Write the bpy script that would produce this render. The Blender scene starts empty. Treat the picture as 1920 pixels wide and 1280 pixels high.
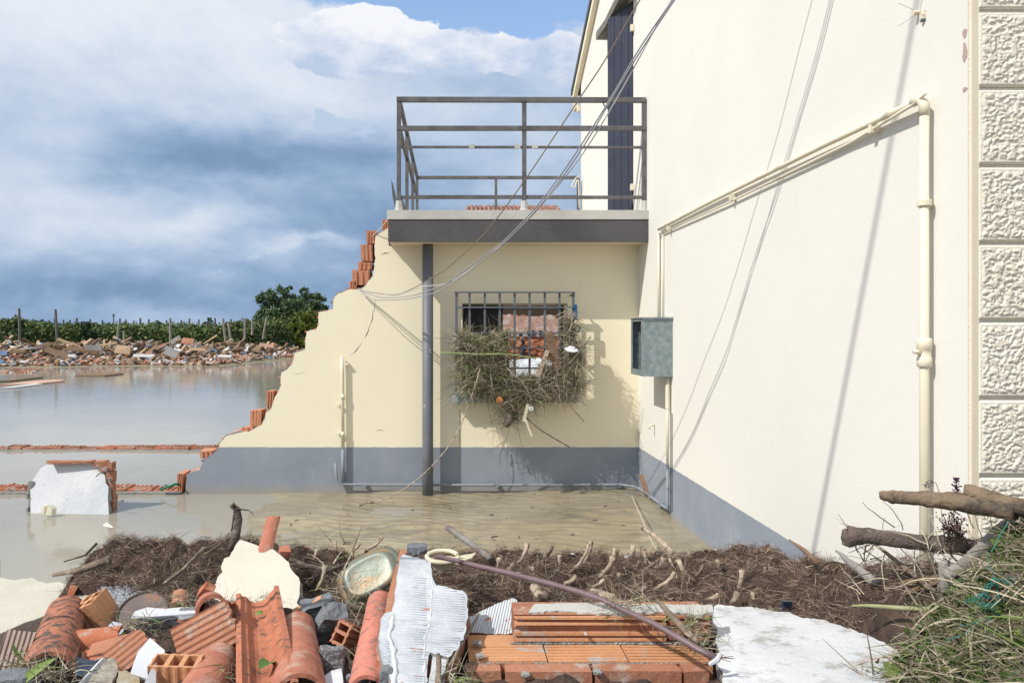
import bpy, bmesh, math, random
import numpy as np
from mathutils import Vector, Matrix, noise
from mathutils.geometry import tessellate_polygon
random.seed(7); rng = np.random.default_rng(7)
S = bpy.context.scene
COL = S.collection
R = math.radians
# ---------------------------------------------------------------- camera
F = 1280.0; CX = 850.0; CY = 624.0; CZ = 1.53          # focal length / vanishing point in photo pixels, eye height
cam_d = bpy.data.cameras.new('camera'); cam = bpy.data.objects.new('camera', cam_d); COL.objects.link(cam)
cam.location = (0, 0, CZ); cam.rotation_euler = (R(90), 0, 0)
cam_d.sensor_width = 36; cam_d.lens = 24
cam_d.shift_x = (960-CX)/1920; cam_d.shift_y = -(640-CY)/1920
cam_d.clip_start = .05; cam_d.clip_end = 6000
S.camera = cam
# ---------------------------------------------------------------- sun, sky, exposure
AZ, EL = R(59.5), R(46)
SUN = Vector((-math.sin(AZ)*math.cos(EL), -math.cos(AZ)*math.cos(EL), math.sin(EL)))
sd = bpy.data.lights.new('sun', 'SUN'); so = bpy.data.objects.new('sun', sd); COL.objects.link(so)
sd.energy = 4.0; sd.angle = R(.45); sd.color = (1, .955, .88)
so.rotation_euler = SUN.to_track_quat('Z', 'Y').to_euler(); so.location = (-4, -4, 12)
S.view_settings.view_transform = 'Standard'; S.view_settings.look = 'None'
S.view_settings.exposure = .12; S.view_settings.gamma = 1; S.view_settings.use_curve_mapping = False
S.render.engine = 'CYCLES'

world = bpy.data.worlds.new('World'); S.world = world; world.use_nodes = True
nt = world.node_tree; N = nt.nodes; Lk = nt.links; N.clear()
def nd(t, **k):
    n = N.new(t)
    for a, b in k.items(): setattr(n, a, b)
    return n
def mth(op, a, b=None, c=None, clamp=False):
    n = nd('ShaderNodeMath', operation=op); n.use_clamp = clamp
    for i, v in enumerate((a, b, c)):
        if v is None: continue
        if isinstance(v, (int, float)): n.inputs[i].default_value = v
        else: Lk.new(v, n.inputs[i])
    return n.outputs[0]
def fbm(vec, scale, detail=5, rough=.5, dist=0):
    n = nd('ShaderNodeTexNoise'); n.inputs['Scale'].default_value = scale; n.inputs['Detail'].default_value = detail
    n.inputs['Roughness'].default_value = rough; n.inputs['Distortion'].default_value = dist
    Lk.new(vec, n.inputs['Vector']); return n
tc = nd('ShaderNodeTexCoord'); sep = nd('ShaderNodeSeparateXYZ'); Lk.new(tc.outputs['Generated'], sep.inputs[0])
yy = mth('MAXIMUM', sep.outputs[1], .06)
u0 = mth('DIVIDE', sep.outputs[0], yy); v0 = mth('DIVIDE', sep.outputs[2], yy)
mp = nd('ShaderNodeMapping'); mp.inputs['Scale'].default_value = (1, 1, 1.9); Lk.new(tc.outputs['Generated'], mp.inputs[0])
nw = fbm(mp.outputs[0], 5.0, 6, .55); sw = nd('ShaderNodeSeparateColor'); Lk.new(nw.outputs['Color'], sw.inputs[0])
u = mth('ADD', u0, mth('MULTIPLY', mth('SUBTRACT', sw.outputs[0], .5), .22))
v = mth('ADD', v0, mth('MULTIPLY', mth('SUBTRACT', sw.outputs[1], .5), .13))
def spots(lst):
    tot = None
    for px, py, rx, ry, amp in lst:
        a = mth('DIVIDE', mth('SUBTRACT', u, (px-CX)/F), rx/F); b = mth('DIVIDE', mth('SUBTRACT', v, (CY-py)/F), ry/F)
        r2 = mth('ADD', mth('MULTIPLY', a, a), mth('MULTIPLY', b, b))
        g = mth('MULTIPLY', mth('EXPONENT', mth('MULTIPLY', r2, -1)), amp)
        tot = g if tot is None else mth('ADD', tot, g)
    return tot
n1 = fbm(mp.outputs[0], 2.6, 9, .60, .3); n2 = fbm(mp.outputs[0], 8.0, 9, .60, .2)
soft = spots([(120, 60, 420, 190, .22), (430, 40, 240, 130, .13), (60, 330, 220, 130, .20), (600, 190, 200, 110, .20),
              (330, 300, 210, 75, -.28), (560, 290, 190, 70, -.20), (640, 350, 110, 55, -.10), (330, 425, 150, 28, .30),
              (90, 440, 120, 30, .14), (470, 350, 130, 26, .12), (200, 525, 300, 40, -.22), (620, 430, 200, 60, -.20),
              (560, 470, 60, 14, .30), (640, 465, 40, 12, .24), (130, 380, 130, 26, .12), (900, 160, 260, 40, -.18), (900, 330, 180, 70, .05),
              (1000, 250, 200, 90, .08), (380, 200, 90, 70, -.05), (250, 590, 420, 22, .05)])
# brightness falls towards the horizon
vert = mth('MULTIPLY', mth('MINIMUM', mth('MAXIMUM', v0, 0), .6), .72)
B = mth('ADD', mth('ADD', .36, vert), mth('ADD', soft, mth('ADD', mth('MULTIPLY', mth('SUBTRACT', n1.outputs[0], .5), .85), mth('MULTIPLY', mth('SUBTRACT', n2.outputs[0], .5), .50))))
cr = nd('ShaderNodeValToRGB'); Lk.new(B, cr.inputs[0]); cr.color_ramp.interpolation = 'B_SPLINE'
els = cr.color_ramp.elements
stops = [(0, (.15, .25, .42)), (.28, (.21, .33, .52)), (.45, (.33, .46, .66)), (.62, (.50, .61, .78)), (.8, (.66, .74, .86)), (1, (.82, .87, .93))]
els[0].position = 0; els[0].color = (*stops[0][1], 1); els[1].position = 1; els[1].color = (*stops[-1][1], 1)
for p, c in stops[1:-1]:
    e = els.new(p); e.color = (*c, 1)
# blue holes
hole = mth('ADD', spots([(740, -20, 230, 70, 1.1), (900, 15, 190, 50, .9), (1060, -10, 170, 60, .6)]),
           mth('MULTIPLY', mth('SUBTRACT', n1.outputs[0], .56), 3.2))
mr = nd('ShaderNodeMapRange', interpolation_type='SMOOTHSTEP'); Lk.new(hole, mr.inputs[0])
mr.inputs[1].default_value = .36; mr.inputs[2].default_value = .66
sky = nd('ShaderNodeTexSky', sky_type='NISHITA'); sky.sun_disc = False; sky.sun_elevation = EL
sky.sun_rotation = math.atan2(SUN.x, SUN.y) % (2*math.pi); sky.air_density = 1.1; sky.dust_density = .8
WS = .1
def vscale(col, k):
    n = nd('ShaderNodeVectorMath', operation='SCALE'); Lk.new(col, n.inputs[0])
    if isinstance(k, (int, float)): n.inputs[3].default_value = k
    else: Lk.new(k, n.inputs[3])
    return n.outputs[0]
cloud = vscale(cr.outputs[0], .92/WS)
mix1 = nd('ShaderNodeMix', data_type='RGBA'); Lk.new(mr.outputs[0], mix1.inputs[0]); Lk.new(cloud, mix1.inputs[6]); Lk.new(vscale(sky.outputs[0], 2.1), mix1.inputs[7])
# sunlit cumulus with firm edges
cum = mth('ADD', spots([(590, 72, 70, 26, .9), (690, 62, 70, 28, .9), (800, 70, 80, 26, .95), (640, 110, 130, 40, .6), (960, 105, 150, 42, .85), (760, 120, 170, 40, .62),
                        (1070, 90, 60, 60, .6), (620, 235, 66, 22, .66), (575, 210, 30, 16, .5), (668, 268, 34, 20, .5)]), mth('MULTIPLY', mth('SUBTRACT', n2.outputs[0], .5), 1.9))
mc = nd('ShaderNodeMapRange', interpolation_type='SMOOTHSTEP'); Lk.new(cum, mc.inputs[0]); mc.inputs[1].default_value = .46; mc.inputs[2].default_value = .58
n3 = fbm(mp.outputs[0], 13.0, 6, .6)
cb = nd('ShaderNodeValToRGB'); Lk.new(mth('ADD', mth('MULTIPLY', n3.outputs[0], .8), mth('MULTIPLY', mth('SUBTRACT', v0, .40), 3.2)), cb.inputs[0])
cb.color_ramp.elements[0].position = .30; cb.color_ramp.elements[0].color = (.52, .63, .82, 1)
cb.color_ramp.elements[1].position = .58; cb.color_ramp.elements[1].color = (.93, .95, 1.0, 1)
mix2 = nd('ShaderNodeMix', data_type='RGBA'); Lk.new(mc.outputs[0], mix2.inputs[0]); Lk.new(mix1.outputs[2], mix2.inputs[6]); Lk.new(vscale(cb.outputs[0], .90/WS), mix2.inputs[7])
bg = nd('ShaderNodeBackground'); bg.inputs[1].default_value = WS; Lk.new(mix2.outputs[2], bg.inputs[0])
wo = nd('ShaderNodeOutputWorld'); Lk.new(bg.outputs[0], wo.inputs[0])

# ---------------------------------------------------------------- helpers
def W(px, py, Y): return Vector(((px-CX)/F*Y, Y, CZ-(py-CY)/F*Y))
def plane_of(a):
    p = [W(*q) for q in a]; n = (p[1]-p[0]).cross(p[2]-p[0]).normalized()
    if n.dot(Vector((0, 0, CZ))-p[0]) < 0: n = -n            # towards the viewer
    return p[0], n
def hit(px, py, pl):
    o = Vector((0, 0, CZ)); d = Vector(((px-CX)/F, 1, -(py-CY)/F)); t = (pl[0]-o).dot(pl[1])/d.dot(pl[1]); return o+d*t

def M(name, c1, c2=None, scale=4, rough=.85, bump=0, bscale=40, c3=None, s3=9, t3=.62, w3=.08, metal=0, spec=.3, wave=None, detail=6, contrast=(.35, .65)):
    m = bpy.data.materials.new(name); m.use_nodes = True; t = m.node_tree; n = t.nodes; l = t.links
    b = n['Principled BSDF']; b.inputs['Roughness'].default_value = rough; b.inputs['Metallic'].default_value = metal
    b.inputs['Specular IOR Level'].default_value = spec
    tcn = n.new('ShaderNodeTexCoord'); o = tcn.outputs['Object']
    def nz(sc, det=detail, ro=.6):
        q = n.new('ShaderNodeTexNoise'); q.inputs['Scale'].default_value = sc; q.inputs['Detail'].default_value = det; q.inputs['Roughness'].default_value = ro
        l.new(o, q.inputs['Vector']); return q.outputs[0]
    def mr_(x, a, c):
        q = n.new('ShaderNodeMapRange'); l.new(x, q.inputs[0]); q.inputs[1].default_value = a; q.inputs[2].default_value = c; return q.outputs[0]
    def mx(f, a, c):
        q = n.new('ShaderNodeMix'); q.data_type = 'RGBA'; l.new(f, q.inputs[0])
        for i, z in ((6, a), (7, c)):
            if isinstance(z, tuple): q.inputs[i].default_value = (*z, 1)
            else: l.new(z, q.inputs[i])
        return q.outputs[2]
    col = None
    if c2: col = mx(mr_(nz(scale), *contrast), c1, c2)
    else: b.inputs['Base Color'].default_value = (*c1, 1)
    if c3: col = mx(mr_(nz(s3, 8, .7), t3-.08, t3-.08+w3), col if col is not None else c1, c3)
    if col is not None: l.new(col, b.inputs['Base Color'])
    h = None
    if bump:
        bn = n.new('ShaderNodeBump'); bn.inputs['Strength'].default_value = min(1, bump); bn.inputs['Distance'].default_value = .01*max(1, bump)
        l.new(nz(bscale, 5), bn.inputs['Height']); h = bn
        l.new(bn.outputs[0], b.inputs['Normal'])
    if wave:      # (direction vector, pitch, depth)
        dv, pitch, dep = wave
        dt = n.new('ShaderNodeVectorMath'); dt.operation = 'DOT_PRODUCT'; l.new(o, dt.inputs[0]); dt.inputs[1].default_value = dv
        s1 = n.new('ShaderNodeMath'); s1.operation = 'MULTIPLY'; l.new(dt.outputs['Value'], s1.inputs[0]); s1.inputs[1].default_value = 2*math.pi/pitch
        s2 = n.new('ShaderNodeMath'); s2.operation = 'SINE'; l.new(s1.outputs[0], s2.inputs[0])
        b2 = n.new('ShaderNodeBump'); b2.inputs['Strength'].default_value = 1; b2.inputs['Distance'].default_value = dep
        l.new(s2.outputs[0], b2.inputs['Height'])
        if h: l.new(h.outputs[0], b2.inputs['Normal'])
        l.new(b2.outputs[0], b.inputs['Normal'])
    m['n'] = 1
    return m
OR = {}
def tagp(o, label=None, cat=None, group=None, kind=None):
    for k, x in (('label', label), ('category', cat), ('group', group), ('kind', kind)):
        if x: o[k] = x
    return o
def thing(name, label, cat, loc=(0, 0, 0), group=None):
    o = bpy.data.objects.new(name, None); COL.objects.link(o); o.location = loc; OR[o.name] = Vector(loc); o.empty_display_size = .1
    return tagp(o, label, cat, group)
class MB:
    def __init__(s): s.v = []; s.f = []; s.m = []
    def add(s, v, f, m=0):
        k = len(s.v); s.v += [tuple(x) for x in v]; s.f += [tuple(i+k for i in q) for q in f]; s.m += [m]*len(f)
        return s
    def box(s, c, d, rot=None, m=0, jit=0):
        c = Vector(c); rot = rot or Matrix.Identity(3); v = []
        for z in (-1, 1):
            for x, y in ((-1, -1), (1, -1), (1, 1), (-1, 1)):
                v.append(c+rot@Vector((x*d[0]/2+random.uniform(-jit, jit), y*d[1]/2+random.uniform(-jit, jit), z*d[2]/2+random.uniform(-jit, jit))))
        return s.add(v, [(3, 2, 1, 0), (4, 5, 6, 7), (0, 1, 5, 4), (1, 2, 6, 5), (2, 3, 7, 6), (3, 0, 4, 7)], m)
    def bar(s, a, b, w, h, m=0):
        a = Vector(a); b = Vector(b); d = b-a; z = d.normalized(); up = Vector((0, 0, 1)) if abs(z.z) < .9 else Vector((0, 1, 0))
        x = up.cross(z).normalized(); y = z.cross(x); rot = Matrix((x, y, z)).transposed()
        return s.box((a+b)/2, (w, h, d.length), rot, m)
    def tube(s, pts, r, n=8, m=0, wob=0, cap=True, seed=0):
        pts = [Vector(p) for p in pts]; rs = r if isinstance(r, (list, tuple)) else [r]*len(pts)
        v = []; x = None
        for i, p in enumerate(pts):
            t = (pts[min(i+1, len(pts)-1)]-pts[max(i-1, 0)]).normalized()
            if x is None: x = (Vector((0, 0, 1)) if abs(t.z) < .9 else Vector((1, 0, 0))).cross(t).normalized()
            else: x = (x-t*x.dot(t)).normalized()
            y = t.cross(x)
            for k in range(n):
                a = 2*math.pi*k/n; q = 1+(wob*(noise.noise(Vector((k*1.7+seed, i*.55, seed*3.1)))*2) if wob else 0)
                v.append(p+(x*math.cos(a)+y*math.sin(a))*rs[i]*q)
        f = [(i*n+k, i*n+(k+1) % n, (i+1)*n+(k+1) % n, (i+1)*n+k) for i in range(len(pts)-1) for k in range(n)]
        if cap: f += [tuple(reversed(range(n))), tuple(range((len(pts)-1)*n, len(pts)*n))]
        return s.add(v, f, m)
    def prism(s, loops, th, mf=0, ms=0, layers=2, jit=0):
        """loops of 3D points (outer first); extruded by vector th with a rough edge"""
        th = Vector(th); tri = tessellate_polygon([[Vector(p) for p in lp] for lp in loops])
        flat = [Vector(p) for lp in loops for p in lp]
        nrm = Vector((0, 0, 0))
        for t in tri: nrm += (flat[t[1]]-flat[t[0]]).cross(flat[t[2]]-flat[t[0]])
        if nrm.dot(th) > 0: tri = [tuple(reversed(t)) for t in tri]
        base = len(s.v); n = len(flat); tn = th.normalized()
        for L in range(layers+1):
            for p in flat:
                q = p+th*L/layers
                if jit and L:
                    j = noise.noise_vector(p*31+Vector((L*7.3, 0, 0)))*jit; q = q+(j-tn*j.dot(tn))
                s.v.append(tuple(q))
        s.f += [tuple(base+i for i in t) for t in tri]; s.m += [mf]*len(tri)
        s.f += [tuple(base+layers*n+i for i in reversed(t)) for t in tri]; s.m += [ms]*len(tri)
        k = 0
        for lp in loops:
            c = len(lp); ar = sum(((flat[k+i]-flat[k]).cross(flat[k+(i+1) % c]-flat[k]) for i in range(c)), Vector())
            flip = ar.dot(th) > 0
            for L in range(layers):
                for i in range(c):
                    a = base+L*n+k+i; b = base+L*n+k+(i+1) % c; q = (a, b, b+n, a+n) if flip else (b, a, a+n, b+n)
                    s.f.append(q); s.m.append(ms)
            k += c
        return s
    def lathe(s, prof, c, n=24, ax=None, m=0):
        rot = (Vector(ax).to_track_quat('Z', 'Y').to_matrix() if ax is not None else Matrix.Identity(3)); c = Vector(c)
        v = [c+rot@Vector((r*math.cos(2*math.pi*k/n), r*math.sin(2*math.pi*k/n), z)) for r, z in prof for k in range(n)]
        f = [(i*n+k, i*n+(k+1) % n, (i+1)*n+(k+1) % n, (i+1)*n+k) for i in range(len(prof)-1) for k in range(n)]
        return s.add(v, f+[tuple(reversed(range(n))), tuple(range((len(prof)-1)*n, len(prof)*n))], m)
    def rock(s, c, r, sub=2, rough=.35, sc=(1, 1, 1), m=0, seed=None, rot=None):
        seed = random.random()*99 if seed is None else seed
        bm = bmesh.new(); bmesh.ops.create_icosphere(bm, subdivisions=sub, radius=1); c = Vector(c)
        vv = []
        for q in bm.verts:
            p = q.co.copy(); k = 1+rough*noise.noise(p*1.3+Vector((seed, 0, 0)))*1.6+rough*.4*noise.noise(p*4+Vector((0, seed, 0)))
            p = Vector((max(-.72, min(.72, p.x*k)), max(-.72, min(.72, p.y*k)), max(-.7, min(.7, p.z*k))))
            p = Vector((p.x*r*sc[0], p.y*r*sc[1], p.z*r*sc[2]))
            vv.append(c+(rot@p if rot else p))
        s.add(vv, [tuple(x.index for x in q.verts) for q in bm.faces], m); bm.free(); return s
    def mesh(s, name, mats, origin=(0, 0, 0), smooth=False, bevel=0):
        me = bpy.data.meshes.new(name); o = Vector(origin)
        me.from_pydata([(a[0]-o.x, a[1]-o.y, a[2]-o.z) for a in s.v], [], s.f)
        for q in (mats if isinstance(mats, (list, tuple)) else [mats]): me.materials.append(q)
        me.polygons.foreach_set('material_index', s.m)
        if smooth: me.polygons.foreach_set('use_smooth', [True]*len(s.f))
        me.update(); return me
    def build(s, name, mats, parent=None, smooth=False, origin=None, label=None, bevel=0):
        if parent is not None: org = OR.get(parent.name, Vector())
        else:
            if origin is None:
                xs = [p[0] for p in s.v]; ys = [p[1] for p in s.v]; origin = ((min(xs)+max(xs))/2, (min(ys)+max(ys))/2, min(p[2] for p in s.v))
            org = Vector(origin)
        me = s.mesh(name, mats, org, smooth); o = bpy.data.objects.new(name, me); COL.objects.link(o)
        if parent is not None: o.parent = parent; OR[o.name] = org
        else: o.location = org; OR[o.name] = org
        if label: o['label'] = label
        if bevel:
            b = o.modifiers.new('bevel', 'BEVEL'); b.width = bevel; b.segments = 2; b.limit_method = 'ANGLE'
        return o
def npmesh(name, v, quads, mats, mi=None, parent=None):
    """big meshes: v (n,3), quads (m,4)"""
    org = np.array(OR.get(parent.name, Vector())) if parent is not None else np.zeros(3)
    me = bpy.data.meshes.new(name); me.vertices.add(len(v)); me.vertices.foreach_set('co', (v-org).astype(np.float32).ravel())
    me.loops.add(quads.size); me.loops.foreach_set('vertex_index', quads.astype(np.int32).ravel())
    me.polygons.add(len(quads)); me.polygons.foreach_set('loop_start', np.arange(0, quads.size, 4, dtype=np.int32))
    me.polygons.foreach_set('loop_total', np.full(len(quads), 4, dtype=np.int32))
    for q in mats: me.materials.append(q)
    if mi is not None: me.polygons.foreach_set('material_index', mi.astype(np.int32))
    me.update(calc_edges=True); me.validate()
    o = bpy.data.objects.new(name, me); COL.objects.link(o)
    if parent is not None: o.parent = parent; OR[o.name] = Vector(org)
    return o
def strands(name, base, d, length, width, mats, parent=None, segs=3, curl=.5, droop=0., mats_w=None):
    """ribbons; base (n,3), d (n,3) directions, length/width (n,)"""
    n = len(base); d = d/np.linalg.norm(d, axis=1, keepdims=True)
    side = np.cross(d, rng.normal(size=(n, 3))); side /= np.linalg.norm(side, axis=1, keepdims=True)+1e-9
    bend = rng.normal(size=(n, 3))*curl; P = []; p = base.copy(); dd = d.copy()
    for i in range(segs+1):
        w = width*(1-.75*i/segs) if segs > 1 else width
        P.append(p-side*w[:, None]/2); P.append(p+side*w[:, None]/2)
        p = p+dd*(length/segs)[:, None]; dd = dd+bend*(1/segs)+np.array([0, 0, -droop/segs]); dd /= np.linalg.norm(dd, axis=1, keepdims=True)
    V = np.stack(P, 1).reshape(-1, 3); k = 2*(segs+1)
    q = np.array([[2*i, 2*i+1, 2*i+3, 2*i+2] for i in range(segs)]); Q = (np.arange(n)[:, None, None]*k+q[None]).reshape(-1, 4)
    mi = np.repeat(rng.choice(len(mats), n, p=mats_w), segs)
    return npmesh(name, V, Q, mats, mi, parent)
def leaves(name, c, size, mats, parent=None, mats_w=None, up=.4):
    n = len(c); a = rng.normal(size=(n, 3)); a[:, 2] *= .6; a /= np.linalg.norm(a, axis=1, keepdims=True)
    nn = rng.normal(size=(n, 3))+np.array([0, 0, up]); b = np.cross(a, nn); b /= np.linalg.norm(b, axis=1, keepdims=True)
    s = (size*rng.uniform(.6, 1.3, n))[:, None]; nrm = np.cross(a, b)
    V = np.stack([c-a*s*.5, c+b*s*.32+nrm*s*.08, c+a*s*.5, c-b*s*.32+nrm*s*.08], 1).reshape(-1, 3)
    Q = np.arange(4*n).reshape(-1, 4)
    return npmesh(name, V, Q, mats, rng.choice(len(mats), n, p=mats_w), parent)
def rough_line(pts, step=6, amp=2.0, closed=False, seed=0):
    """subdivide a pixel polyline and make it ragged"""
    out = []; n = len(pts); m = n if closed else n-1
    for i in range(m):
        a = pts[i]; b = pts[(i+1) % n]; L = math.hypot(b[0]-a[0], b[1]-a[1]); k = max(1, int(L/step))
        for j in range(k):
            t = j/k; x = a[0]+(b[0]-a[0])*t; y = a[1]+(b[1]-a[1])*t
            q = amp*(1 if j else .4); out.append((x+q*noise.noise(Vector((x*.13, y*.13, seed)))*1.5+random.uniform(-.3, .3)*q, y+q*noise.noise(Vector((x*.13, y*.13, seed+9)))*1.5+random.uniform(-.3, .3)*q))
    if not closed: out.append(pts[-1])
    return out
def hmound(x, y):
    zt = float(np.interp(y, [0.2, 1.8, 2.2, 2.6, 3.1, 3.6, 4.1, 4.35, 4.6], [.30, .36, .35, .32, .26, .18, .06, -.06, -.3]))
    if x < -1.9 and y > 2.4: zt -= min(1, (-1.9-x)/.5)*min(1, (y-2.4)/1.0)*.30
    t = max(0, min(1, (x-1.25)/.51)); t = t*t*(3-2*t); s = max(0, min(1, (4.7-y)/2.3)); zt += .38*t*s*s
    zt += .02*noise.noise(Vector((x*4, y*4, 0)))+.012*noise.noise(Vector((x*13, y*13, 3)))
    return zt
# ================================================================ materials
def wall_mat(name, warm, dado=True, dadoz=.443):
    m = M(name, warm, tuple(c*.965 for c in warm), scale=1.3, rough=.9, bump=.12, bscale=70, c3=tuple(c*q for c, q in zip(warm, (.90, .87, .82))), s3=3.1, t3=.72, w3=.25)
    if dado:
        t = m.node_tree; n = t.nodes; l = t.links; b = n['Principled BSDF']
        old = b.inputs['Base Color'].links[0].from_socket
        g = n.new('ShaderNodeNewGeometry'); sp = n.new('ShaderNodeSeparateXYZ'); l.new(g.outputs['Position'], sp.inputs[0])
        nz = n.new('ShaderNodeTexNoise'); nz.inputs['Scale'].default_value = 9; nz.inputs['Detail'].default_value = 4; l.new(g.outputs['Position'], nz.inputs['Vector'])
        ad = n.new('ShaderNodeMath'); ad.operation = 'MULTIPLY_ADD'; l.new(nz.outputs[0], ad.inputs[0]); ad.inputs[1].default_value = .012; l.new(sp.outputs[2], ad.inputs[2])
        mr_ = n.new('ShaderNodeMapRange'); l.new(ad.outputs[0], mr_.inputs[0]); mr_.inputs[1].default_value = dadoz+.005; mr_.inputs[2].default_value = dadoz+.008
        gx = n.new('ShaderNodeMix'); gx.data_type = 'RGBA'; n2_ = n.new('ShaderNodeTexNoise'); n2_.inputs['Scale'].default_value = 2.5; n2_.inputs['Detail'].default_value = 9; n2_.inputs['Roughness'].default_value = .65
        l.new(g.outputs['Position'], n2_.inputs['Vector']); rr = n.new('ShaderNodeMapRange'); l.new(n2_.outputs[0], rr.inputs[0]); rr.inputs[1].default_value = .35; rr.inputs[2].default_value = .7
        l.new(rr.outputs[0], gx.inputs[0]); gx.inputs[6].default_value = (.235, .265, .315, 1); gx.inputs[7].default_value = (.29, .32, .365, 1)
        # dried mud splashes near the water line
        mz = n.new('ShaderNodeMapRange'); l.new(ad.outputs[0], mz.inputs[0]); mz.inputs[1].default_value = .12; mz.inputs[2].default_value = .03
        mm = n.new('ShaderNodeMath'); mm.operation = 'MULTIPLY'; l.new(mz.outputs[0], mm.inputs[0]); l.new(n2_.outputs[0], mm.inputs[1])
        g2 = n.new('ShaderNodeMix'); g2.data_type = 'RGBA'; 
        sc = n.new('ShaderNodeTexNoise'); sc.inputs['Scale'].default_value = 5; sc.inputs['Detail'].default_value = 9; sc.inputs['Roughness'].default_value = .75; l.new(g.outputs['Position'], sc.inputs['Vector'])
        sr = n.new('ShaderNodeMapRange'); l.new(sc.outputs[0], sr.inputs[0]); sr.inputs[1].default_value = .60; sr.inputs[2].default_value = .70; sr.inputs[4].default_value = .55
        gs = n.new('ShaderNodeMix'); gs.data_type = 'RGBA'; l.new(sr.outputs[0], gs.inputs[0]); l.new(gx.outputs[2], gs.inputs[6]); gs.inputs[7].default_value = (.40, .41, .42, 1)
        l.new(mm.outputs[0], g2.inputs[0]); l.new(gs.outputs[2], g2.inputs[6]); g2.inputs[7].default_value = (.36, .31, .23, 1)
        mx_ = n.new('ShaderNodeMix'); mx_.data_type = 'RGBA'; l.new(mr_.outputs[0], mx_.inputs[0]); l.new(g2.outputs[2], mx_.inputs[6]); l.new(old, mx_.inputs[7])
        l.new(mx_.outputs[2], b.inputs['Base Color'])
    return m
m_side = wall_mat('white plaster', (.745, .725, .67))
m_front = wall_mat('cream plaster', (.85, .775, .585))
m_cream = M('cream paint', (.78, .70, .54), (.72, .64, .48), 3, .7)
m_slabface = M('chalky cream', (.585, .545, .455), (.51, .475, .395), 3, .9, .35, 60, (.45, .41, .34), 22, .70, .05)
m_white = M('white plaster chunk', (.61, .615, .63), (.50, .52, .55), 3, .88, .6, 25, (.32, .33, .34), 16, .69, .06)
m_brick = M('terracotta brick', (.44, .20, .12), (.33, .14, .085), 6, .9, .5, 70, (.42, .33, .27), 11, .60, .12)
m_brickD = M('red brick', (.40, .12, .06), (.50, .19, .10), 5, .9, .5, 60, (.38, .32, .28), 9, .58, .1)
m_brickL = M('pale orange brick', (.58, .30, .155), (.50, .25, .13), 6, .85, .35, 60, (.42, .37, .33), 8, .66, .07)
m_tile = M('roof tile terracotta', (.47, .185, .115), (.34, .125, .08), 7, .85, .5, 50, (.46, .32, .25), 9, .60, .14)
m_tileL = M('lichened roof tile', (.46, .18, .10), (.36, .13, .08), 7, .85, .6, 50, (.085, .07, .06), 26, .55, .12)
m_mortar = M('grey mortar', (.33, .32, .30), (.22, .22, .215), 9, .92, 1.2, 45, (.12, .12, .12), 20, .68, .1)
m_conc = M('dark grey concrete', (.21, .225, .24), (.14, .15, .165), 9, .92, 1.5, 40)
m_pebble = M('pebbledash', (.42, .42, .43), (.16, .16, .17), 70, .85, 3, 90, detail=2)
m_white_rib = M('ribbed white paint', (.60, .62, .65), (.40, .42, .45), 7, .8, .5, 30, (.50, .20, .13), 21, .72, .04, wave=((.1, .0, 1.0), .0095, .0022))
m_soil = M('dark soil', (.07, .052, .042), (.12, .09, .07), 6, .95, 3, 30)
m_wetmud = M('wet mud', (.265, .225, .15), (.33, .285, .195), 1.4, .13, .10, 30, (.19, .16, .105), 2.6, .58, .2, spec=.6)
m_field = M('muddy field', (.26, .21, .14), (.14, .16, .07), .05, .95)
m_rail = M('grey brown railing paint', (.085, .082, .085), (.15, .145, .15), 8, .55, .2, 90, (.4, .38, .35), 26, .74, .03)
m_fascia = M('dark fascia paint', (.07, .065, .072), (.10, .094, .10), 2.2, .8, .3, 60, (.17, .16, .165), 14, .68, .2)
m_lip = M('pale grey slab edge', (.52, .51, .48), (.44, .43, .40), 4, .85, .4, 50)
m_pole = M('grey pole paint', (.12, .13, .15), (.15, .16, .18), 4, .5, .1, 60, (.4, .39, .36), 18, .71, .03, spec=.4)
m_pipe = M('cream pipe paint', (.80, .74, .60), (.74, .67, .52), 3, .5, spec=.4)
m_pipew = M('white pipe paint', (.74, .68, .535), (.69, .62, .47), 3, .45, spec=.4)
m_pipeg = M('grey pipe paint', (.22, .245, .285), (.27, .295, .33), 3, .75)
m_shut = M('navy shutter paint', (.030, .034, .055), (.042, .046, .07), 3, .5, .15, 60, (.2, .2, .24), 24, .74, .03)
m_galv = M('galvanised steel', (.30, .35, .36), (.20, .25, .27), 22, .55, .1, 60, metal=.35, detail=2)
m_dark = M('dark interior', (.045, .045, .048))
m_darkpanel = M('dark shutter panel', (.03, .033, .035), rough=.6)
m_inner = M('interior plaster', (.42, .38, .34), (.32, .29, .26), 2)
m_iron = M('grille iron', (.10, .11, .13), (.14, .15, .17), 20, .6)
m_cable = M('grey cable', (.30, .31, .34), rough=.6)
m_cableb = M('brown cable', (.24, .18, .12), rough=.7)
m_bark = M('weathered wood', (.27, .215, .16), (.14, .105, .08), 14, .9, 2, 30, (.42, .35, .27), 12, .62, .1)
m_barkd = M('dark bark', (.16, .125, .105), (.075, .06, .052), 12, .95, 3, 35, (.30, .25, .21), 14, .62, .1)
m_barkg = M('grey bare wood', (.30, .28, .26), (.21, .19, .175), 9, .85, 1, 40)
m_plank = M('brown plank', (.26, .17, .11), (.16, .10, .07), 8, .9, 1, 30)
m_stem = M('cut root stem', (.56, .46, .36), (.36, .27, .20), 22, .85, 1.5, 50, (.12, .085, .065), 16, .60, .1)
m_cane = M('purple cane', (.13, .085, .095), (.19, .125, .13), 9, .45, .2, 40, spec=.45)
m_fib = [M('root fibre brown', (.165, .108, .085), rough=.9), M('root fibre dark', (.06, .038, .032), rough=.9), M('root fibre light', (.40, .30, .23), rough=.9)]
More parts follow.
